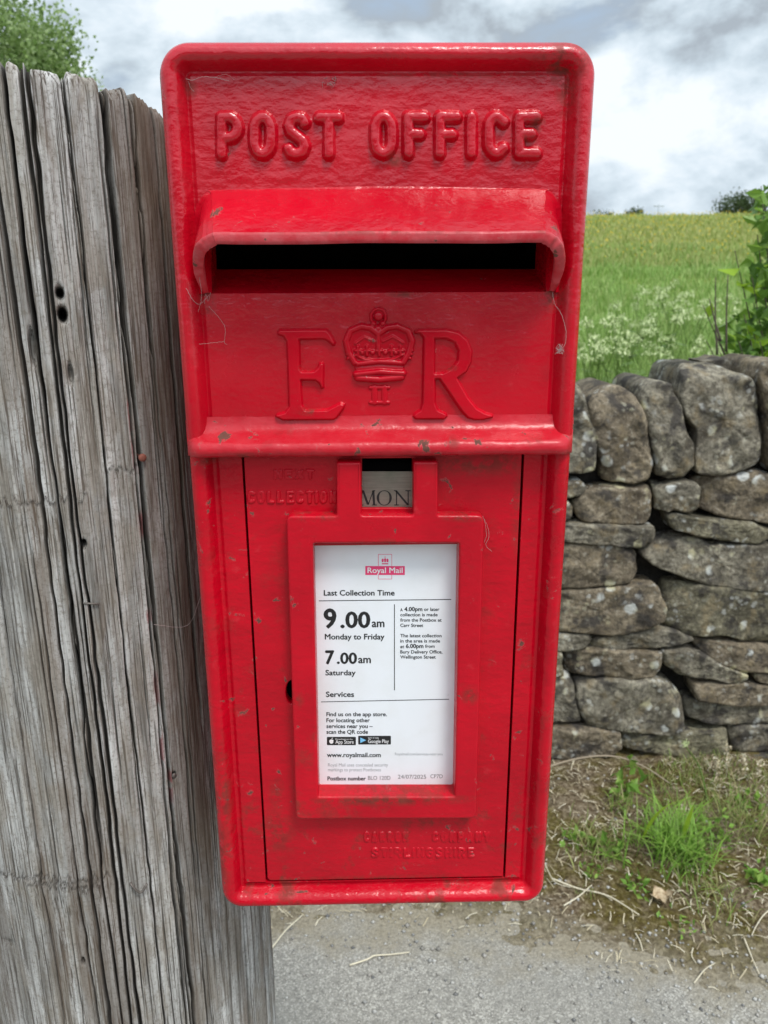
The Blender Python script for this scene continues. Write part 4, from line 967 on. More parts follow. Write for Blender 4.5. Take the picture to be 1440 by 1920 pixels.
def badge(x0, x1, y0, y1, small, big, sx, tri):
    rb = rounded([(x0, y1), (x1, y1), (x1, y0), (x0, y0)], 1.6, 3); bg_ = pquad(rb)
    wt = [text(small, sx, sx + (32 if not tri else 20), y0 + 5.4, 2.6, .0, .0002), text(big, sx, x1 - 4, y1 - 3, 6.6, .02, .0002)]
    if not tri:
        cxx, cyy = x0 + 8.5, (y0 + y1) / 2 + .6
        wt.append(pquad([(cxx + 4.2 * math.cos(t) * (1 - .22 * math.exp(-((t % 6.283) / .35) ** 2)), cyy + 4.0 * math.sin(t) - .3 * math.cos(2 * t)) for t in np.linspace(0, 2 * math.pi, 20, endpoint=False)][::-1], .0002)); wt.append(pquad([(cxx + .2, cyy - 4.6), (cxx + 2.4, cyy - 5.6), (cxx + 2.6, cyy - 7), (cxx + .6, cyy - 6.4)], .0002))
        tr = None
    else: tr = pquad([(x0 + 4, y0 + 3), (x0 + 4, y1 - 3), (x0 + 15, (y0 + y1) / 2)], .0002)
    ws = flat(wt); V, Fc, mi = flat([bg_, ws[:2]] + ([tr] if tr else []))
    mk('app_badge', V, Fc, [INK, WHITE, BLUE], notice, smooth=False, mi=mi)
badge(613, 667.3, 1381.5, 1397, 'Download on the', 'App Store', 629, False)
badge(671.6, 733, 1379.5, 1395.8, 'GET IT ON', 'Google Play', 690, True)
# day tab
HT = -.0022
tv = rounded([tuple(P(672, 962, HT)), tuple(P(779, 962, HT)), tuple(P(779, 884, HT)), tuple(P(672, 884, HT))], 0)
tab = mk('day_plate', *fill([tv], HT, .0012, .0002, 1), STEEL, door, sharp=35)
tab['label'] = 'steel day plate engraved MON'
def tq(pts): 
    q = [P(*p, HT) for p in pts]; return [(a[0], YP - HT - .0001, a[1]) for a in q], [tuple(range(len(pts)))]
mon = []
def stem(x, w, y0=920, y1=947): mon.append(tq([(x - w / 2, y1), (x + w / 2, y1), (x + w / 2, y0), (x - w / 2, y0)]))
def serif(x, y, w=9): mon.append(tq([(x - w / 2, y + .8), (x + w / 2, y + .8), (x + w / 2, y - .8), (x - w / 2, y - .8)]))
def diag(xa, ya, xb, yb, w): mon.append(tq([(xa - w / 2, ya), (xb - w / 2, yb), (xb + w / 2, yb), (xa + w / 2, ya)]))
diag(679.5, 920, 677, 947, 1.8); diag(680.5, 919.5, 690, 946, 4.2); diag(700, 919.5, 690.5, 946, 1.8); diag(699.8, 920, 701.5, 947, 4.2); serif(677, 946.7); serif(702, 946.7); serif(679, 920, 5); serif(701, 920, 5)
oo = [];
for k in range(40):
    t0, t1 = 2 * math.pi * k / 40, 2 * math.pi * (k + 1) / 40
    ring = lambda t, s: (720.5 + (14.2 - s * (1.6 + 3.0 * abs(math.cos(t)) ** 1.5)) * math.cos(t), 933.5 + (14.2 - s * (1.2 + .3 * abs(math.cos(t)))) * math.sin(t))
    mon.append(tq([ring(t0, 0), ring(t0, 1), ring(t1, 1), ring(t1, 0)]))
stem(743.5, 2, 920, 947); diag(742.5, 920, 765, 947, 4.6); stem(765.3, 2, 920, 947); serif(743.5, 946.7); serif(765, 920, 10); serif(741.5, 920, 6)
mk('engraved_day', *flat(mon)[:2], INK, door, smooth=False)
# worn casting marks on the door
def spread(s, x0, x1, gap=.22):
    ws = [(.42 if c == 'I' else .45 if c == ' ' else 1.0) for c in s]; tot = sum(ws); x = x0; out = []
    for c, w in zip(s, ws):
        dx = (x1 - x0) * w / tot
        if c != ' ': out.append((c, x + dx * .07, x + dx * .93))
        x += dx
    return out
stroke_relief('casting_mark', stroke_word(spread('NEXT', 511, 592), 879, 900, 3.4, .0006), .0012, .0013, door, RED_DOOR, .0004, worn=.25, base=.0006)
stroke_relief('casting_mark', stroke_word(spread('COLLECTION', 462, 634), 919, 945, 3.8, .0006), .0014, .0017, door, RED_DOOR, .0004, worn=.25, base=.0006)
stroke_relief('casting_mark', stroke_word(spread('CARRON', 680, 768) + spread('COMPANY', 808, 921), 1558, 1580, 3.6, .0006), .0014, .0014, door, RED_DOOR, .0004, worn=.42, base=.0006)
stroke_relief('casting_mark', stroke_word(spread('STIRLINGSHIRE', 694, 892), 1588, 1609, 3.4, .0006), .0013, .0013, door, RED_DOOR, .0004, worn=.42, base=.0006)

# ------------------------------------------------------------------ cobwebs on the box
def web(label, strands, r=.00010):
    parts = []
    for pts in strands:
        q = [V3(P(px, py, h)[0], h, P(px, py, h)[1]) for px, py, h in pts]
        s = spline(q, 8 * len(q)); s = s + rng.normal(0, .00012, s.shape); parts.append(tube(s, r * rng.uniform(.7, 1.3), 4))
    return tag(mk('cobweb', *flat(parts)[:2], WEB), label, 'cobweb', 'cobwebs on the letter box')
web('cobweb strands hanging under the left end of the slot hood', [[(349, 540, .011), (360, 560, .011), (374, 570, .008), (392, 553, .004)], [(374, 520, .014), (378, 555, .009), (372, 585, .008)], [(392, 575, .002), (410, 595, .002), (422, 615, .002), (421, 642, .002), (426, 646, .002)], [(421, 640, .002), (400, 643, .004), (373, 645, .010)], [(395, 548, .003), (390, 565, .003), (386, 552, .004), (383, 570, .005)]])
rb = []
for k in range(9):
    rb.append([(1049 + rng.uniform(-9, 9), 660 + rng.uniform(-10, 6), .0095), (1049 + rng.uniform(-9, 9), 655 + rng.uniform(-10, 8), .0105), (1049 + rng.uniform(-9, 9), 652 + rng.uniform(-8, 10), .0095)])
web('fluffy cobweb trailing down the right rim below the slot hood', [[(1036, 548, .004), (1040, 570, .007), (1052, 588, .0095), (1061, 620, .0098), (1060, 645, .0098), (1050, 655, .0098)]] + rb)
rb = []
for k in range(9):
    x, y = 620 + rng.uniform(-14, 14), 154 + rng.uniform(-6, 8)
    rb.append([(x, y, .0012), (x + rng.uniform(-9, 9), y + rng.uniform(-6, 7), .0022), (x + rng.uniform(-12, 12), y + rng.uniform(-7, 9), .0012)])
web('small white cobweb tuft under the top rim of the box', rb, .00011)
web('thin cobweb across the upper left corner of the panel', [[(348, 148, .006), (362, 150, .004), (380, 144, .004), (405, 146, .003), (430, 152, .002)], [(353, 152, .005), (358, 165, .003), (364, 172, .002)], [(400, 145, .003), (425, 140, .005), (440, 150, .002)]])
web('cobweb clinging beside the right shoulder of the notice frame', [[(905, 968, .006), (913, 985, .003), (917, 1005, .003), (911, 1022, .004), (922, 1034, .002)], [(908, 975, .005), (912, 1000, .004), (908, 1018, .005)]])
sp0, sn = on_post(285, 1168, .004); spm, _ = on_post(335, 1166, .012); spe = V3(P(386, 1090, .004)[0], .004, P(386, 1090, .004)[1])
tag(mk('cobweb', *tube(spline([sp0, spm, (spm + spe) / 2 + np.array([.004, 0, .006]), spe], 20), .00018, 4), WEB), 'cobweb thread spanning the gap from timber post to box', 'cobweb', 'cobwebs on the letter box')

# ------------------------------------------------------------------ plants
def blades(xy, z, h, w, lean, n=3, az=None):
    k = len(h); az = rng.uniform(0, 2 * np.pi, k) if az is None else az; dx, dy = np.cos(az), np.sin(az); px, py = -dy, dx
    V = np.zeros((k, 2 * n + 1, 3)); 
    for i in range(n):
        t = i / n; ww = w * (1 - t * .6) / 2; off = lean * t * t
        for s, j in ((-1, 2 * i), (1, 2 * i + 1)):
            V[:, j, 0] = xy[:, 0] + dx * off + px * ww * s; V[:, j, 1] = xy[:, 1] + dy * off + py * ww * s; V[:, j, 2] = z + h * t
    V[:, 2 * n, 0] = xy[:, 0] + dx * lean; V[:, 2 * n, 1] = xy[:, 1] + dy * lean; V[:, 2 * n, 2] = z + h * (1 - .12 * lean / (h + 1e-6))
    tri = []
    for i in range(n - 1): tri += [(2 * i, 2 * i + 1, 2 * i + 3), (2 * i, 2 * i + 3, 2 * i + 2)]
    tri.append((2 * n - 2, 2 * n - 1, 2 * n)); tri = np.array(tri)
    return V.reshape(-1, 3), (tri[None] + (np.arange(k) * (2 * n + 1))[:, None, None]).reshape(-1, 3)
def scatter(n, y0, y1, a0, a1, pw=1.0):
    y = y0 * (y1 / y0) ** (rng.uniform(0, 1, n) ** pw); a = rng.uniform(R(a0), R(a1), n); return np.stack([np.tan(a) * y, y], 1)
def field_grass(name, n, y0, y1, a0, a1, hr, mat, wk, nseg=3):
    q = scatter(n, y0, y1, a0, a1); z = field_z(q[:, 0], q[:, 1]); cl = .75 + .35 * fbm(q[:, 0] * 1.3, q[:, 1] * 1.3, 0, 3, 91)
    h = rng.uniform(*hr, n) * cl; w = wk * np.clip(q[:, 1] / 4, .8, 12) * rng.uniform(.7, 1.4, n)
    return blades(q, z - .02, h, w, h * rng.uniform(.1, .75, n), nseg)
def flatnp(ps):
    o_ = np.cumsum([0] + [len(p[0]) for p in ps]); return np.concatenate([p[0] for p in ps]), np.concatenate([p[1] + o_[k] for k, p in enumerate(ps)])
parts = [field_grass('g', 60000, 2.62, 9, 2, 36, (.22, .55), GRASS, .006), field_grass('g', 26000, 2.62, 9, -62, 2, (.22, .5), GRASS, .009), field_grass('g', 16000, 2.62, 9, 36, 62, (.22, .5), GRASS, .009)]
V = np.concatenate([p[0] for p in parts]); o_ = np.cumsum([0] + [len(p[0]) for p in parts]); Fc = np.concatenate([p[1] + o_[k] for k, p in enumerate(parts)])
tag(mk('meadow_grass', V, Fc, GRASS, loc=(0, 0, 0), smooth=False), 'long green grass growing in the meadow just behind the wall', 'grass', kind='stuff')
p_ = [field_grass('g', 45000, 8.5, 24, 4, 36, (.12, .30), GRASS, .006, 2), field_grass('g', 40000, 8.5, 24, -60, 4, (.12, .30), GRASS, .009, 2), field_grass('g', 22000, 8.5, 24, 36, 60, (.12, .30), GRASS, .009, 2)]; p_ = flatnp(p_); tag(mk('slope_grass', *p_, GRASS, loc=(0, 0, 0), smooth=False), 'fresh green grass on the middle slope of the meadow', 'grass', kind='stuff')
parts = [flatnp([field_grass('g', 60000, 17, 56, 4, 36, (.12, .34), GRASS_Y, .006, 2), field_grass('g', 35000, 17, 56, -60, 4, (.12, .34), GRASS_Y, .009, 2), field_grass('g', 20000, 17, 56, 36, 60, (.12, .34), GRASS_Y, .009, 2)])]
tag(mk('brow_grass', *parts[0], GRASS_Y, loc=(0, 0, 0), smooth=False), 'yellow green grass covering the upper slope of the meadow', 'grass', kind='stuff')
q = scatter(1300, 16, 56, 4, 36, .6); zz = field_z(q[:, 0], q[:, 1]) + rng.uniform(.18, .32, len(q)); s_ = .0006 * q[:, 1] + .008
a = np.array([(1, 0, 0), (0, 0, .8), (-1, 0, 0), (0, 0, -.8)]); V = (np.stack([q[:, 0], q[:, 1], zz], 1)[:, None] + a[None] * s_[:, None, None]).reshape(-1, 3)
V = V + rng.normal(0, .004, V.shape)
tag(mk('buttercups', V, np.arange(len(V)).reshape(-1, 4), BUTTER, loc=(0, 0, 0), smooth=False), 'yellow buttercups scattered over the brow of the meadow', 'flowers', kind='stuff')
# cow parsley
def parsley(seed):
    r = np.random.default_rng(seed); H = r.uniform(.55, .78); st = []; heads = []
    for k in range(r.integers(4, 7)):
        az = r.uniform(0, 6.28); ln = r.uniform(.06, .22); tip = np.array([math.cos(az) * ln, math.sin(az) * ln, H * r.uniform(.72, 1.0)])
        st.append(tube(spline([(0, 0, 0), (tip[0] * .3, tip[1] * .3, tip[2] * .55), tip], 7), [.004, .0035, .003, .0026, .0022, .002, .0018], 4))
        um = []; heads.append(um); R0 = r.uniform(.03, .052)
        for j in range(38):
            rr = math.sqrt(r.uniform()) * R0; b = r.uniform(0, 6.28); c = tip + np.array([rr * math.cos(b), rr * math.sin(b), (.6 - (rr / R0) ** 2) * R0 * .8 + r.normal(0, .008)])
            s = r.uniform(.004, .0085); n1 = r.normal(0, .8, 3); e1 = np.array([1, 0, n1[0]]) * s; e2 = np.array([0, 1, n1[1]]) * s
            um.append(([c + e1, c + e2, c - e1, c - e2], [(0, 1, 2, 3)]))
    for k in range(14):      # ferny leaves low down
        az = r.uniform(0, 6.28); z = r.uniform(.05, .4); ln = r.uniform(.08, .16); d = np.array([math.cos(az), math.sin(az), .25]); p_ = np.array([-d[1], d[0], 0]); b = np.array([0, 0, z])
        st.append(([b, b + d * ln * .5 + p_ * ln * .3, b + d * ln, b + d * ln * .5 - p_ * ln * .3], [(0, 1, 2, 3)]))
    return flat(st)[:2], [flat(h)[:2] for h in heads]
pvar = []
cp = [(1130, 650), (1170, 590), (1150, 560), (1190, 560), (1230, 545), (1250, 520), (1260, 560), (1290, 560), (1310, 545), (1220, 600), (1250, 610), (1285, 610), (1265, 640), (1230, 650), (1200, 620), (1160, 610), (1120, 600), (1105, 590), (1130, 620), (1185, 650), (1215, 675), (1200, 690), (1310, 590), (1330, 620), (1300, 650), (1265, 690), (1320, 660), (1340, 580), (1350, 650), (1270, 535), (1205, 545), (1180, 575), (1240, 575), (1300, 575), (1110, 625), (1380, 610), (1370, 560), (1150, 690), (1090, 640), (1060, 600)]
for k, (px, py) in enumerate([p for i, p in enumerate(cp) if i % 5 != 2 and p[1] < 645]):
    # head pixel -> a plant on the slope whose head is at that height
    v = ray(px, py); best = None
    for Y in np.linspace(3.0, 14, 220):
        x = v[0] / v[1] * Y; zh = EYE + v[2] / v[1] * Y
        if zh - field_z(x, Y) < .66: best = (x, Y); break
    if best is None: continue
    x, Y = best; loc = (x, Y, float(field_z(x, Y)) - .02)
    root = thing('cow_parsley', loc, 'cow parsley plant with creamy white flower heads in the meadow grass behind the wall', 'wildflower', 'cow parsley in the meadow')
    if k < 5:
        sm, um = parsley(300 + k); a = mk('stem', sm[0] + WL[root], sm[1], STEM_G, root, smooth=False); pvar.append([a] + [mk('flower_head', u[0] + WL[root], u[1], UMBEL, root, smooth=False) for u in um])
    else:
        for src in pvar[k % 5]:
            c = src.copy(); COL.objects.link(c); c.parent = root
        root.rotation_euler.z = rng.uniform(0, 6.28); f = rng.uniform(.85, 1.12); root.scale = (f, f, f)
# leaves
def leaf_cloud(cen, size, az=None, fold=.25, up=.2):
    k = len(cen); d = rng.normal(0, 1, (k, 3)); d[:, 2] += up; d /= np.linalg.norm(d, axis=1)[:, None]
    r_ = rng.normal(0, 1, (k, 3)); s = np.cross(d, r_); s /= np.linalg.norm(s, axis=1)[:, None]; nn_ = np.cross(d, s); sz = size[:, None]
    V = np.stack([cen, cen + d * sz * .45 + s * sz * .28 + nn_ * sz * fold * .3, cen + d * sz - nn_ * sz * .08, cen + d * sz * .45 - s * sz * .28 + nn_ * sz * fold * .3], 1)
    return V.reshape(-1, 3), np.arange(4 * k).reshape(-1, 4)
def crown_pts(center, rad, n, nclump, cs, squash=(1, 1, .85), seed=0):
    r = np.random.default_rng(seed); d = r.normal(0, 1, (nclump, 3)); d /= np.linalg.norm(d, axis=1)[:, None]
    c = d * (r.uniform(.35, 1, nclump) ** .5)[:, None] * rad * np.array(squash)
    pick = r.integers(0, nclump, n); return np.asarray(center) + c[pick] + r.normal(0, cs, (n, 3)), np.asarray(center) + c
def tree(name, label, base, center, rad, n, nclump, cs, ls, mat, trunk_r, seed, cat='tree', squash=(1, 1, .85), group=None):
    t = thing(name, base, label, cat, group); base = np.asarray(base, float); center = np.asarray(center, float)
    pts, cl = crown_pts(center, rad, n, nclump, cs, squash, seed)
    V, Fc = leaf_cloud(pts, rng.uniform(.7, 1.3, n) * ls); mk('crown', V, Fc, mat, t, smooth=False)
    tp = [tube(spline([base - [0, 0, .1], base * .6 + center * .4 + rng.normal(0, .05, 3) * rad, center], 10), np.linspace(trunk_r, trunk_r * .4, 10), 8)]
    for c in cl[:min(26, nclump)]:
        m = base * .35 + center * .65; tp.append(tube(spline([m, (m + c) / 2 + rng.normal(0, .08, 3) * rad, c], 6), np.linspace(trunk_r * .4, trunk_r * .06, 6), 5))
    mk('trunk', *flat(tp)[:2], BARK, t); return t
c = at(-85, 140, 12.0); gz0 = float(field_z(c[0], c[1]))
tree('leafy_tree', 'leafy green tree rising beyond the top of the timber post', (c[0] - .2, c[1], gz0), c, 1.70, 52000, 200, .16, .075, LEAF_T, .16, 5)
# brow of the hill: domed tree and two low bushes
def brow(px, py, Y, rad, n, ncl, cs, ls, label, name, squash, seed):
    c = at(px, py, Y); z0 = float(field_z(c[0], Y)); return tree(name, label, (c[0], Y, min(z0, c[2] - .1)), c, rad, n, ncl, cs, ls, LEAF_D, .15, seed, 'tree' if name == 'domed_tree' else 'bush', squash)
brow(1392, 393, 56, 1.75, 4000, 60, .25, .16, 'dark domed tree on the right of the meadow brow', 'domed_tree', (1, .8, .55), 11)
brow(1188, 401, 60, .62, 700, 16, .13, .14, 'small wind bent bush on the meadow brow near the box', 'small_bush', (1, .8, .5), 12)
brow(1128, 409, 62, .9, 700, 16, .2, .15, 'low dark bush on the meadow brow right against the box edge', 'low_bush', (1.2, .8, .3), 13)
# far utility pole with its cross bar
pb = at(1235, 412, 90); pt = at(1235, 383, 90); up = thing('power_pole', (pb[0], 90, pb[2] - 1), 'thin far off power pole with cross bar beyond the meadow brow', 'pole')
HAZ = simple('far_hazed_timber', (.38, .42, .46), .9)  # distance haze mixed into the timber colour
mk('pole_shaft', *tube([(pb[0], 90, pb[2] - 1), (pt[0], 90, pt[2])], [.09, .07], 8), HAZ, up)
ca_, cb_ = at(1226, 386.5, 90), at(1245, 386.5, 90); mk('cross_bar', *tube([ca_, cb_], .05, 6), HAZ, up)
# shrub over the wall at the right edge
sb = np.array([1.72, 2.95, .3]); shrub = thing('hedge_shrub', sb, 'glossy green shrub with bright young shoots leaning over the wall at right', 'shrub')
st = []; lv = []; ly = []
def spray(pts, n, ls, young=.3, r0=.006):
    s = spline(pts, 22); st.append(tube(s, np.linspace(r0, .0015, 22), 5))
    for k in range(n):
        t = rng.uniform(.3, 1) if n > 8 else (k + 1) / n; p = s[int(t * 21)]; (ly if rng.uniform() < young else lv).append((p + rng.normal(0, .012, 3), ls * rng.uniform(.7, 1.25)))
def ap(px, py, Y): return at(px, py, Y)
for (px, py, Y) in ((1318, 572, 2.75), (1325, 640, 2.75), (1345, 630, 2.8), (1378, 470, 2.85), (1400, 610, 2.8), (1395, 590, 2.75), (1350, 660, 2.7), (1385, 640, 2.72), (1410, 520, 2.8), (1420, 440, 2.85), (1430, 380, 2.85), (1400, 670, 2.7), (1425, 640, 2.7)):
    tip = ap(px, py, Y); spray([sb + rng.normal(0, .03, 3), (sb + tip) / 2 + np.array([.05, 0, .0]), tip * .75 + sb * .25 + np.array([0, 0, .06]), tip], 13, .08, .7)
for k in range(30):
    px, py = rng.uniform(1412, 1600), rng.uniform(340, 690); tip = ap(px, py, rng.uniform(2.7, 3.2))
    spray([sb + rng.normal(0, .05, 3), (sb + tip) / 2 + rng.normal(0, .05, 3), tip], 40, .06, .15)
for k in range(360):
    yy = rng.uniform(350, 700); p = ap(1436 + abs(rng.normal(0, 60)) - 20 - 45 * smooth01((yy - 560) / 80) + 14 * math.sin(yy / 17), yy, rng.uniform(2.72, 3.1)); lv.append((p, rng.uniform(.04, .065)))
mk('stem', *flat(st)[:2], BARK, shrub)
for nm_, l, m in (('foliage', lv, LEAF_B), ('young_leaves', ly, LEAF_N)):
    V, Fc = leaf_cloud(np.array([a for a, b in l]), np.array([b for a, b in l]), up=-.1, fold=.5); mk(nm_, V, Fc, m, shrub, smooth=False)
tw = []
for (x0, y0, x1, y1) in ((1345, 665, 1342, 520), (1362, 660, 1365, 515), (1352, 640, 1330, 560)):
    tw.append(tube(spline([ap(x0, y0, 2.72), (ap(x0, y0, 2.72) + ap(x1, y1, 2.75)) / 2 + rng.normal(0, .006, 3), ap(x1, y1, 2.75)], 8), np.linspace(.004, .0015, 8), 5))
tag(mk('bare_twig', *flat(tw)[:2], BARK, shrub))

# ------------------------------------------------------------------ verge: litter, tufts, stalks
def vz(x, y): return float(verge_z(np.array(x), np.array(y)))
n = 11000; x = rng.uniform(-1.2, 1.5, n); y = rng.uniform(1.2, 2.14, n); d_ = y - edge_y(x); keep = (d_ > -.03) & (rng.uniform(0, 1, n) < np.clip(.1 + (d_ + .05) * 1.5, 0, 1) * np.clip(.55 + .7 * fbm(x * 5, y * 5, 0, 3, 55), .05, 1)); x, y = x[keep], y[keep]; n = len(x)
z = np.maximum(verge_z(x, y), 0) + rng.uniform(.001, .012, n); a = rng.uniform(0, 2 * np.pi, n); l = rng.uniform(.006, .034, n) / 2; w = rng.uniform(.0005, .0012, n); tl = rng.normal(0, .22, n)
d = np.stack([np.cos(a) * l, np.sin(a) * l, tl * l], 1); s = np.stack([-np.sin(a) * w, np.cos(a) * w, np.zeros(n)], 1); c = np.stack([x, y, z], 1); kink = np.stack([s[:, 0] * 1.2, s[:, 1] * 1.2, np.full(n, .003)], 1)
V = np.stack([c - d - s, c - d + s, c + kink + s, c + kink - s, c + d + s, c + d - s], 1).reshape(-1, 3); b = np.arange(n)[:, None] * 6
Fc = np.concatenate([b + [0, 3, 2, 1], b + [3, 5, 4, 2]])
tag(mk('ground_litter', V, Fc, STRAW, loc=(0, 0, 0), smooth=False), 'dead grass and straw litter strewn over the verge below the wall', 'litter', kind='stuff')
n = 5200; x = rng.uniform(-1.0, 1.4, n); y = rng.uniform(1.12, 2.12, n); d_ = y - edge_y(x); keep = rng.uniform(0, 1, n) < np.exp(-(d_ / .16) ** 2) + .12; x, y = x[keep], y[keep]; n = len(x)
z = np.maximum(verge_z(x, y), 0); s = rng.uniform(.0012, .006, n) * rng.uniform(.5, 1.3, n); oc = np.array([(1, 0, 0), (0, 1, 0), (-1, 0, 0), (0, -1, 0), (0, 0, .7), (0, 0, -.5)])
V = (np.stack([x, y, z + s * .3], 1)[:, None] + oc[None] * s[:, None, None] * rng.uniform(.7, 1.3, (n, 6, 1))).reshape(-1, 3)
t = np.array([(0, 1, 4), (1, 2, 4), (2, 3, 4), (3, 0, 4), (1, 0, 5), (2, 1, 5), (3, 2, 5), (0, 3, 5)]); Fc = (t[None] + (np.arange(n) * 6)[:, None, None]).reshape(-1, 3)
tag(mk('gravel', V, Fc, PEBBLE, loc=(0, 0, 0)), 'loose grit and small pebbles along the pavement edge', 'gravel', kind='stuff')
n = 20000; x = rng.uniform(-1.2, 1.5, n); y = rng.uniform(1.45, 2.14, n); keep = (fbm(x * 4.5, y * 4.5, 0, 3, 66) + (y - 1.75) * .9 > .12) & (y > edge_y(x) + .17); q = np.stack([x, y], 1)[keep]; n = len(q); h = rng.uniform(.012, .045, n)
tag(mk('short_grass', *blades(q, verge_z(q[:, 0], q[:, 1]) - .003, h, rng.uniform(.0015, .003, n), h * rng.uniform(.3, 1.2, n), 3), TUFT, loc=(0, 0, 0), smooth=False), 'short sparse grass growing through the verge', 'grass', kind='stuff')
def tuft(label, px, py, n, h, spread, wid, lean, mat=TUFT):
    g = gnd(px, py, .06); q = g[:2] + rng.normal(0, spread, (n, 2)); hh = rng.uniform(.5, 1, n) * h
    o = mk('grass_tuft', *blades(q, verge_z(q[:, 0], q[:, 1]) - .004, hh, rng.uniform(.7, 1.3, n) * wid, hh * rng.uniform(.3, 1.3, n) * lean, 4), mat, loc=(g[0], g[1], vz(g[0], g[1])), smooth=False)
    return tag(o, label, 'grass tuft', 'grass tufts on the verge')
tuft('broad bright green grass tuft, largest on the verge, below the wall', 1262, 1570, 300, .115, .05, .0042, 1.2, TUFT_G)
tuft('yellowing grass tuft at the right edge of the verge', 1405, 1530, 260, .09, .065, .0025, 1.0)
tuft('thin grass tuft close to the lower right corner of the box', 1120, 1570, 200, .06, .04, .0025, 1.1)
tuft('small green tuft in front of the wall foot beside bent brown stem', 1170, 1490, 60, .06, .02, .004, 1.0)
tuft('low green tuft on the moss nearest the pavement at right', 1345, 1660, 110, .06, .05, .0028, 1.2)
# long single blades and the flowering stem
def stalk(name, label, cat, pts, r, mat, group=None, flat_=None):
    s = spline(pts, 18); r *= .72; rr = np.linspace(r, r * .6, 18); o = mk(name, *tube(s, rr, 6), mat); return tag(o, label, cat, group)
def gp(px, py, up=.0):
    g = gnd(px, py, .045); return np.array([g[0], g[1], max(vz(g[0], g[1]), 0) + up])
GR = 'long green grass blades on the verge'
for lab, pts in (('arching pale green grass blade reaching left from the big tuft', [at(1205, 1572, 1.72), at(1225, 1535, 1.70), at(1252, 1510, 1.69), at(1288, 1497, 1.69)]), ('upright pale green grass blade in the middle of the big tuft', [at(1280, 1575, 1.72), at(1288, 1545, 1.71), at(1300, 1510, 1.70)])):
    s = spline(pts, 14); w = np.sin(np.linspace(.35, 3.0, 14)) * .0075; V = np.concatenate([s + np.stack([w, w * 0, w * .4], 1), s - np.stack([w, w * 0, w * .4], 1), s - np.stack([0 * w, .0012 + 0 * w, 0 * w], 1)]); k = 14
    Fc = [(i, i + 1, 2 * k + i + 1, 2 * k + i) for i in range(k - 1)] + [(2 * k + i, 2 * k + i + 1, k + i + 1, k + i) for i in range(k - 1)]
    tag(mk('long_grass', V, Fc, LEAF_N), lab, 'grass blade', GR)
fl = thing('white_clover', gp(1330, 1490), 'single green stem with small white flower head standing against the wall', 'wildflower')
s = spline([gp(1330, 1490), at(1312, 1440, 2.02), at(1285, 1398, 2.02)], 12); mk('stem', *tube(s, np.linspace(.0028, .0018, 12), 6), STEM_G, fl)
hd = at(1284, 1395, 2.02); mk('flower_head', *leaf_cloud(hd + rng.normal(0, .004, (60, 3)), np.full(60, .008)), UMBEL, fl, smooth=False)
stalk('dry_stalk', 'long bent brown stem arching in front of the wall foot', 'stem', [at(1020, 1440, 1.98), at(1085, 1422, 1.99), at(1150, 1418, 1.99), at(1205, 1436, 1.98), at(1255, 1468, 1.95)], .0042, TWIG)
SG = 'dry straw stalks lying on the verge and pavement edge'
for lab, pts, r in (
    ('long pale straw stalk lying slanted right of the box corner', [gp(1035, 1640, .02), gp(1085, 1655, .012), gp(1140, 1668, .01), gp(1200, 1700, .008)], .0028),
    ('short pale straw stalk crossing under the long slanted one', [gp(1058, 1680, .01), gp(1085, 1668, .012), gp(1110, 1655, .02)], .0028),
    ('thin straw stalk standing out beside the box lower right corner', [gp(1020, 1612, .02), gp(1040, 1650, .03), gp(1070, 1660, .02)], .0018),
    ('pale straw stalk leaning against the post foot under the box', [gp(508, 1755, .01), gp(535, 1728, .02), gp(566, 1700, .02)], .0026),
    ('knotted straw stalk lying on the pavement below the box', [gp(655, 1782, .004), gp(690, 1772, .006), gp(700, 1766, .006), gp(735, 1762, .004), gp(768, 1758, .004)], .003),
    ('short white straw stalk upright in the brown moss', [gp(1194, 1725, .004), gp(1202, 1740, .006), gp(1208, 1755, .004)], .0024),
    ('slightly bent straw stalk at the right edge of the verge', [gp(1445, 1690, .006), gp(1432, 1705, .01), gp(1420, 1722, .008), gp(1412, 1738, .006)], .0022),
    ('straight straw stalk slanting down at far right of the verge', [gp(1398, 1740, .006), gp(1412, 1768, .008), gp(1428, 1798, .004)], .0024),
    ('small forked straw stalk near the pavement edge at right', [gp(1305, 1815, .004), gp(1325, 1795, .008), gp(1345, 1780, .004)], .002),
    ('thin curved straw stalk left of the forked one on bare soil', [gp(1302, 1755, .004), gp(1300, 1770, .006), gp(1308, 1782, .004)], .002)):
    stalk('dry_stalk', lab, 'straw', pts, r, STRAW, SG)
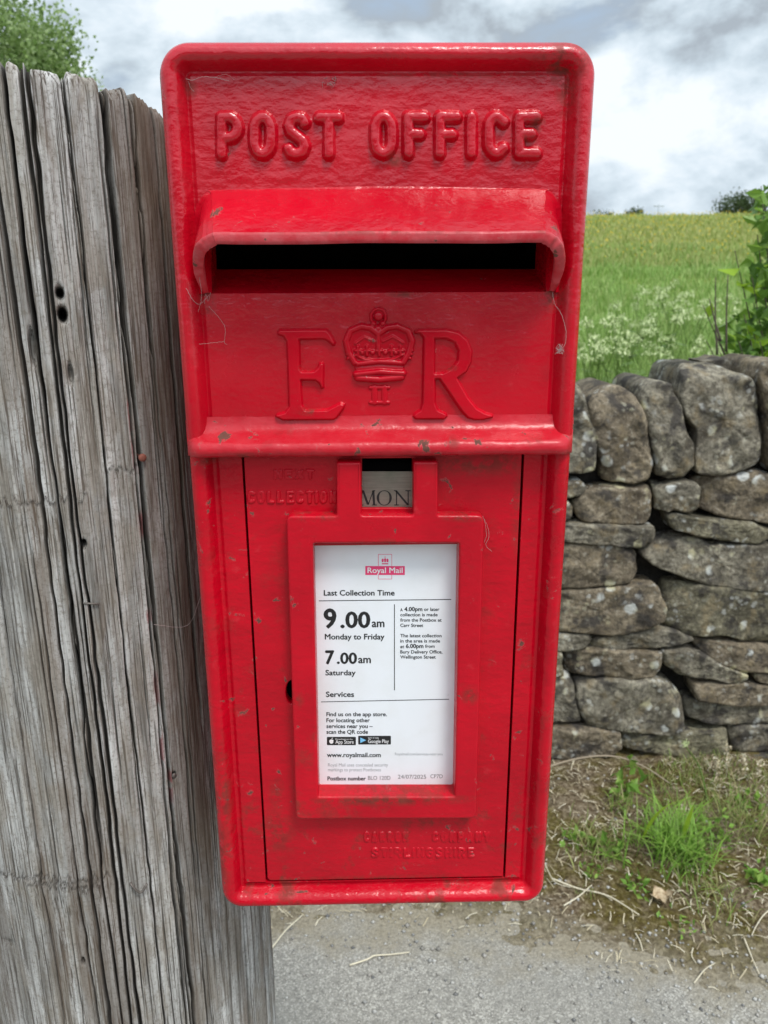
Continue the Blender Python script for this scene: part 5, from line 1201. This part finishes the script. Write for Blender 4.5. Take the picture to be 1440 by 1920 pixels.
for lab, px, py, k, sz, up_ in (('small weed with broad bright leaves at the foot of the wall', 1172, 1478, 26, .030, .07), ('low weed with pointed green leaves beside the right corner of the box', 1145, 1585, 24, .024, .035), ('bright yellow green weed right of the big grass tuft', 1300, 1600, 34, .020, .04), ('low weed between the dead leaf and the big grass tuft', 1200, 1650, 22, .018, .02), ('green weed at the far right edge of the verge', 1425, 1640, 30, .020, .03), ('weed with small leaves at the wall foot near the right edge', 1395, 1500, 30, .018, .04), ('flat green weed in the litter just right of the box edge', 1075, 1560, 22, .018, .015), ('tiny weed in the moss below the dead leaf', 1275, 1720, 14, .013, .012), ('small weed under the slanted straw near the pavement', 1110, 1630, 16, .015, .018), ('weed beside the right side of the big grass tuft', 1345, 1560, 26, .018, .045)):
    g = gp(px, py); sz *= 1.35; pt = g + np.stack([rng.normal(0, .02, k), rng.normal(0, .02, k), np.abs(rng.normal(0, up_ * .6, k)) + .006], 1); w_ = thing('weed', g, lab, 'weed', 'weeds on the verge')
    mk('leaves', *leaf_cloud(pt, rng.uniform(.7, 1.3, k) * sz, up=.4), LEAF_W, w_, smooth=False); mk('stem', *tube(spline([g - [0, 0, .01], g + [.003, 0, up_ * .5], g + [0, .003, up_]], 6), np.linspace(.0016, .0008, 6), 5), STEM_G, w_)
# dead leaf
lc = gp(1240, 1672, .012); t = np.linspace(-1, 1, 9); X, Yq = np.meshgrid(t, t, indexing='ij'); wd = .022 * (1 - X ** 2) ** .6 * (1 + .25 * np.sin(X * 9))
V = np.stack([lc[0] + X * .025 + .004 * Yq, lc[1] + Yq * wd, lc[2] + .010 * Yq ** 2 + .006 * np.sin(X * 4 + Yq * 3) + .006 * X ** 2], -1).reshape(-1, 3)
n9 = NT('dead_leaf'); LEAFD = n9.fin(n9.ramp(n9.noise(90, 4), [(.35, (.25, .17, .09)), (.6, (.52, .42, .28))]), .8)
tag(mk('dead_leaf', V, grid_faces(9, 9), LEAFD), 'curled tan dead leaf lying on the verge right of the box', 'leaf')
sg = thing('seed_grass', gp(1345, 1465), 'dry feathery seed head grass standing at the wall foot', 'grass')
st = []; hd = []
for (x0, y0, x1, y1) in ((1340, 1475, 1342, 1425), (1360, 1470, 1362, 1400), (1385, 1475, 1395, 1420), (1410, 1475, 1425, 1430)):
    s = spline([at(x0, y0, 2.03), (at(x0, y0, 2.03) + at(x1, y1, 2.03)) / 2 + np.array([.004, 0, 0]), at(x1, y1, 2.03)], 10); st.append(tube(s, .0011, 4))
    for p in s[4:]: hd.append(p + rng.normal(0, .005, (9, 3)))
mk('stem', *flat(st)[:2], STRAW, sg); hd = np.concatenate(hd); mk('seed_head', *leaf_cloud(hd, np.full(len(hd), .011), up=1.2), STRAW, sg, smooth=False)
# dark belt of roadside trees behind the viewer: the paint mirrors its edge
n = 9000; x = rng.uniform(-26, 26, n); top = 3.3 + .7 * fbm(x * .25, 0.3, 0, 4, 31); z = top * np.sqrt(rng.uniform(0, 1, n)); y = -13 + rng.normal(0, .7, n)
V, Fc = leaf_cloud(np.stack([x, y, z], 1), rng.uniform(.35, .8, n)); tag(mk('tree_belt', V, Fc, LEAF_D, loc=(0, -13, 0), smooth=False), 'dark belt of trees across the road, mirrored in the red paint', 'trees', kind='stuff')
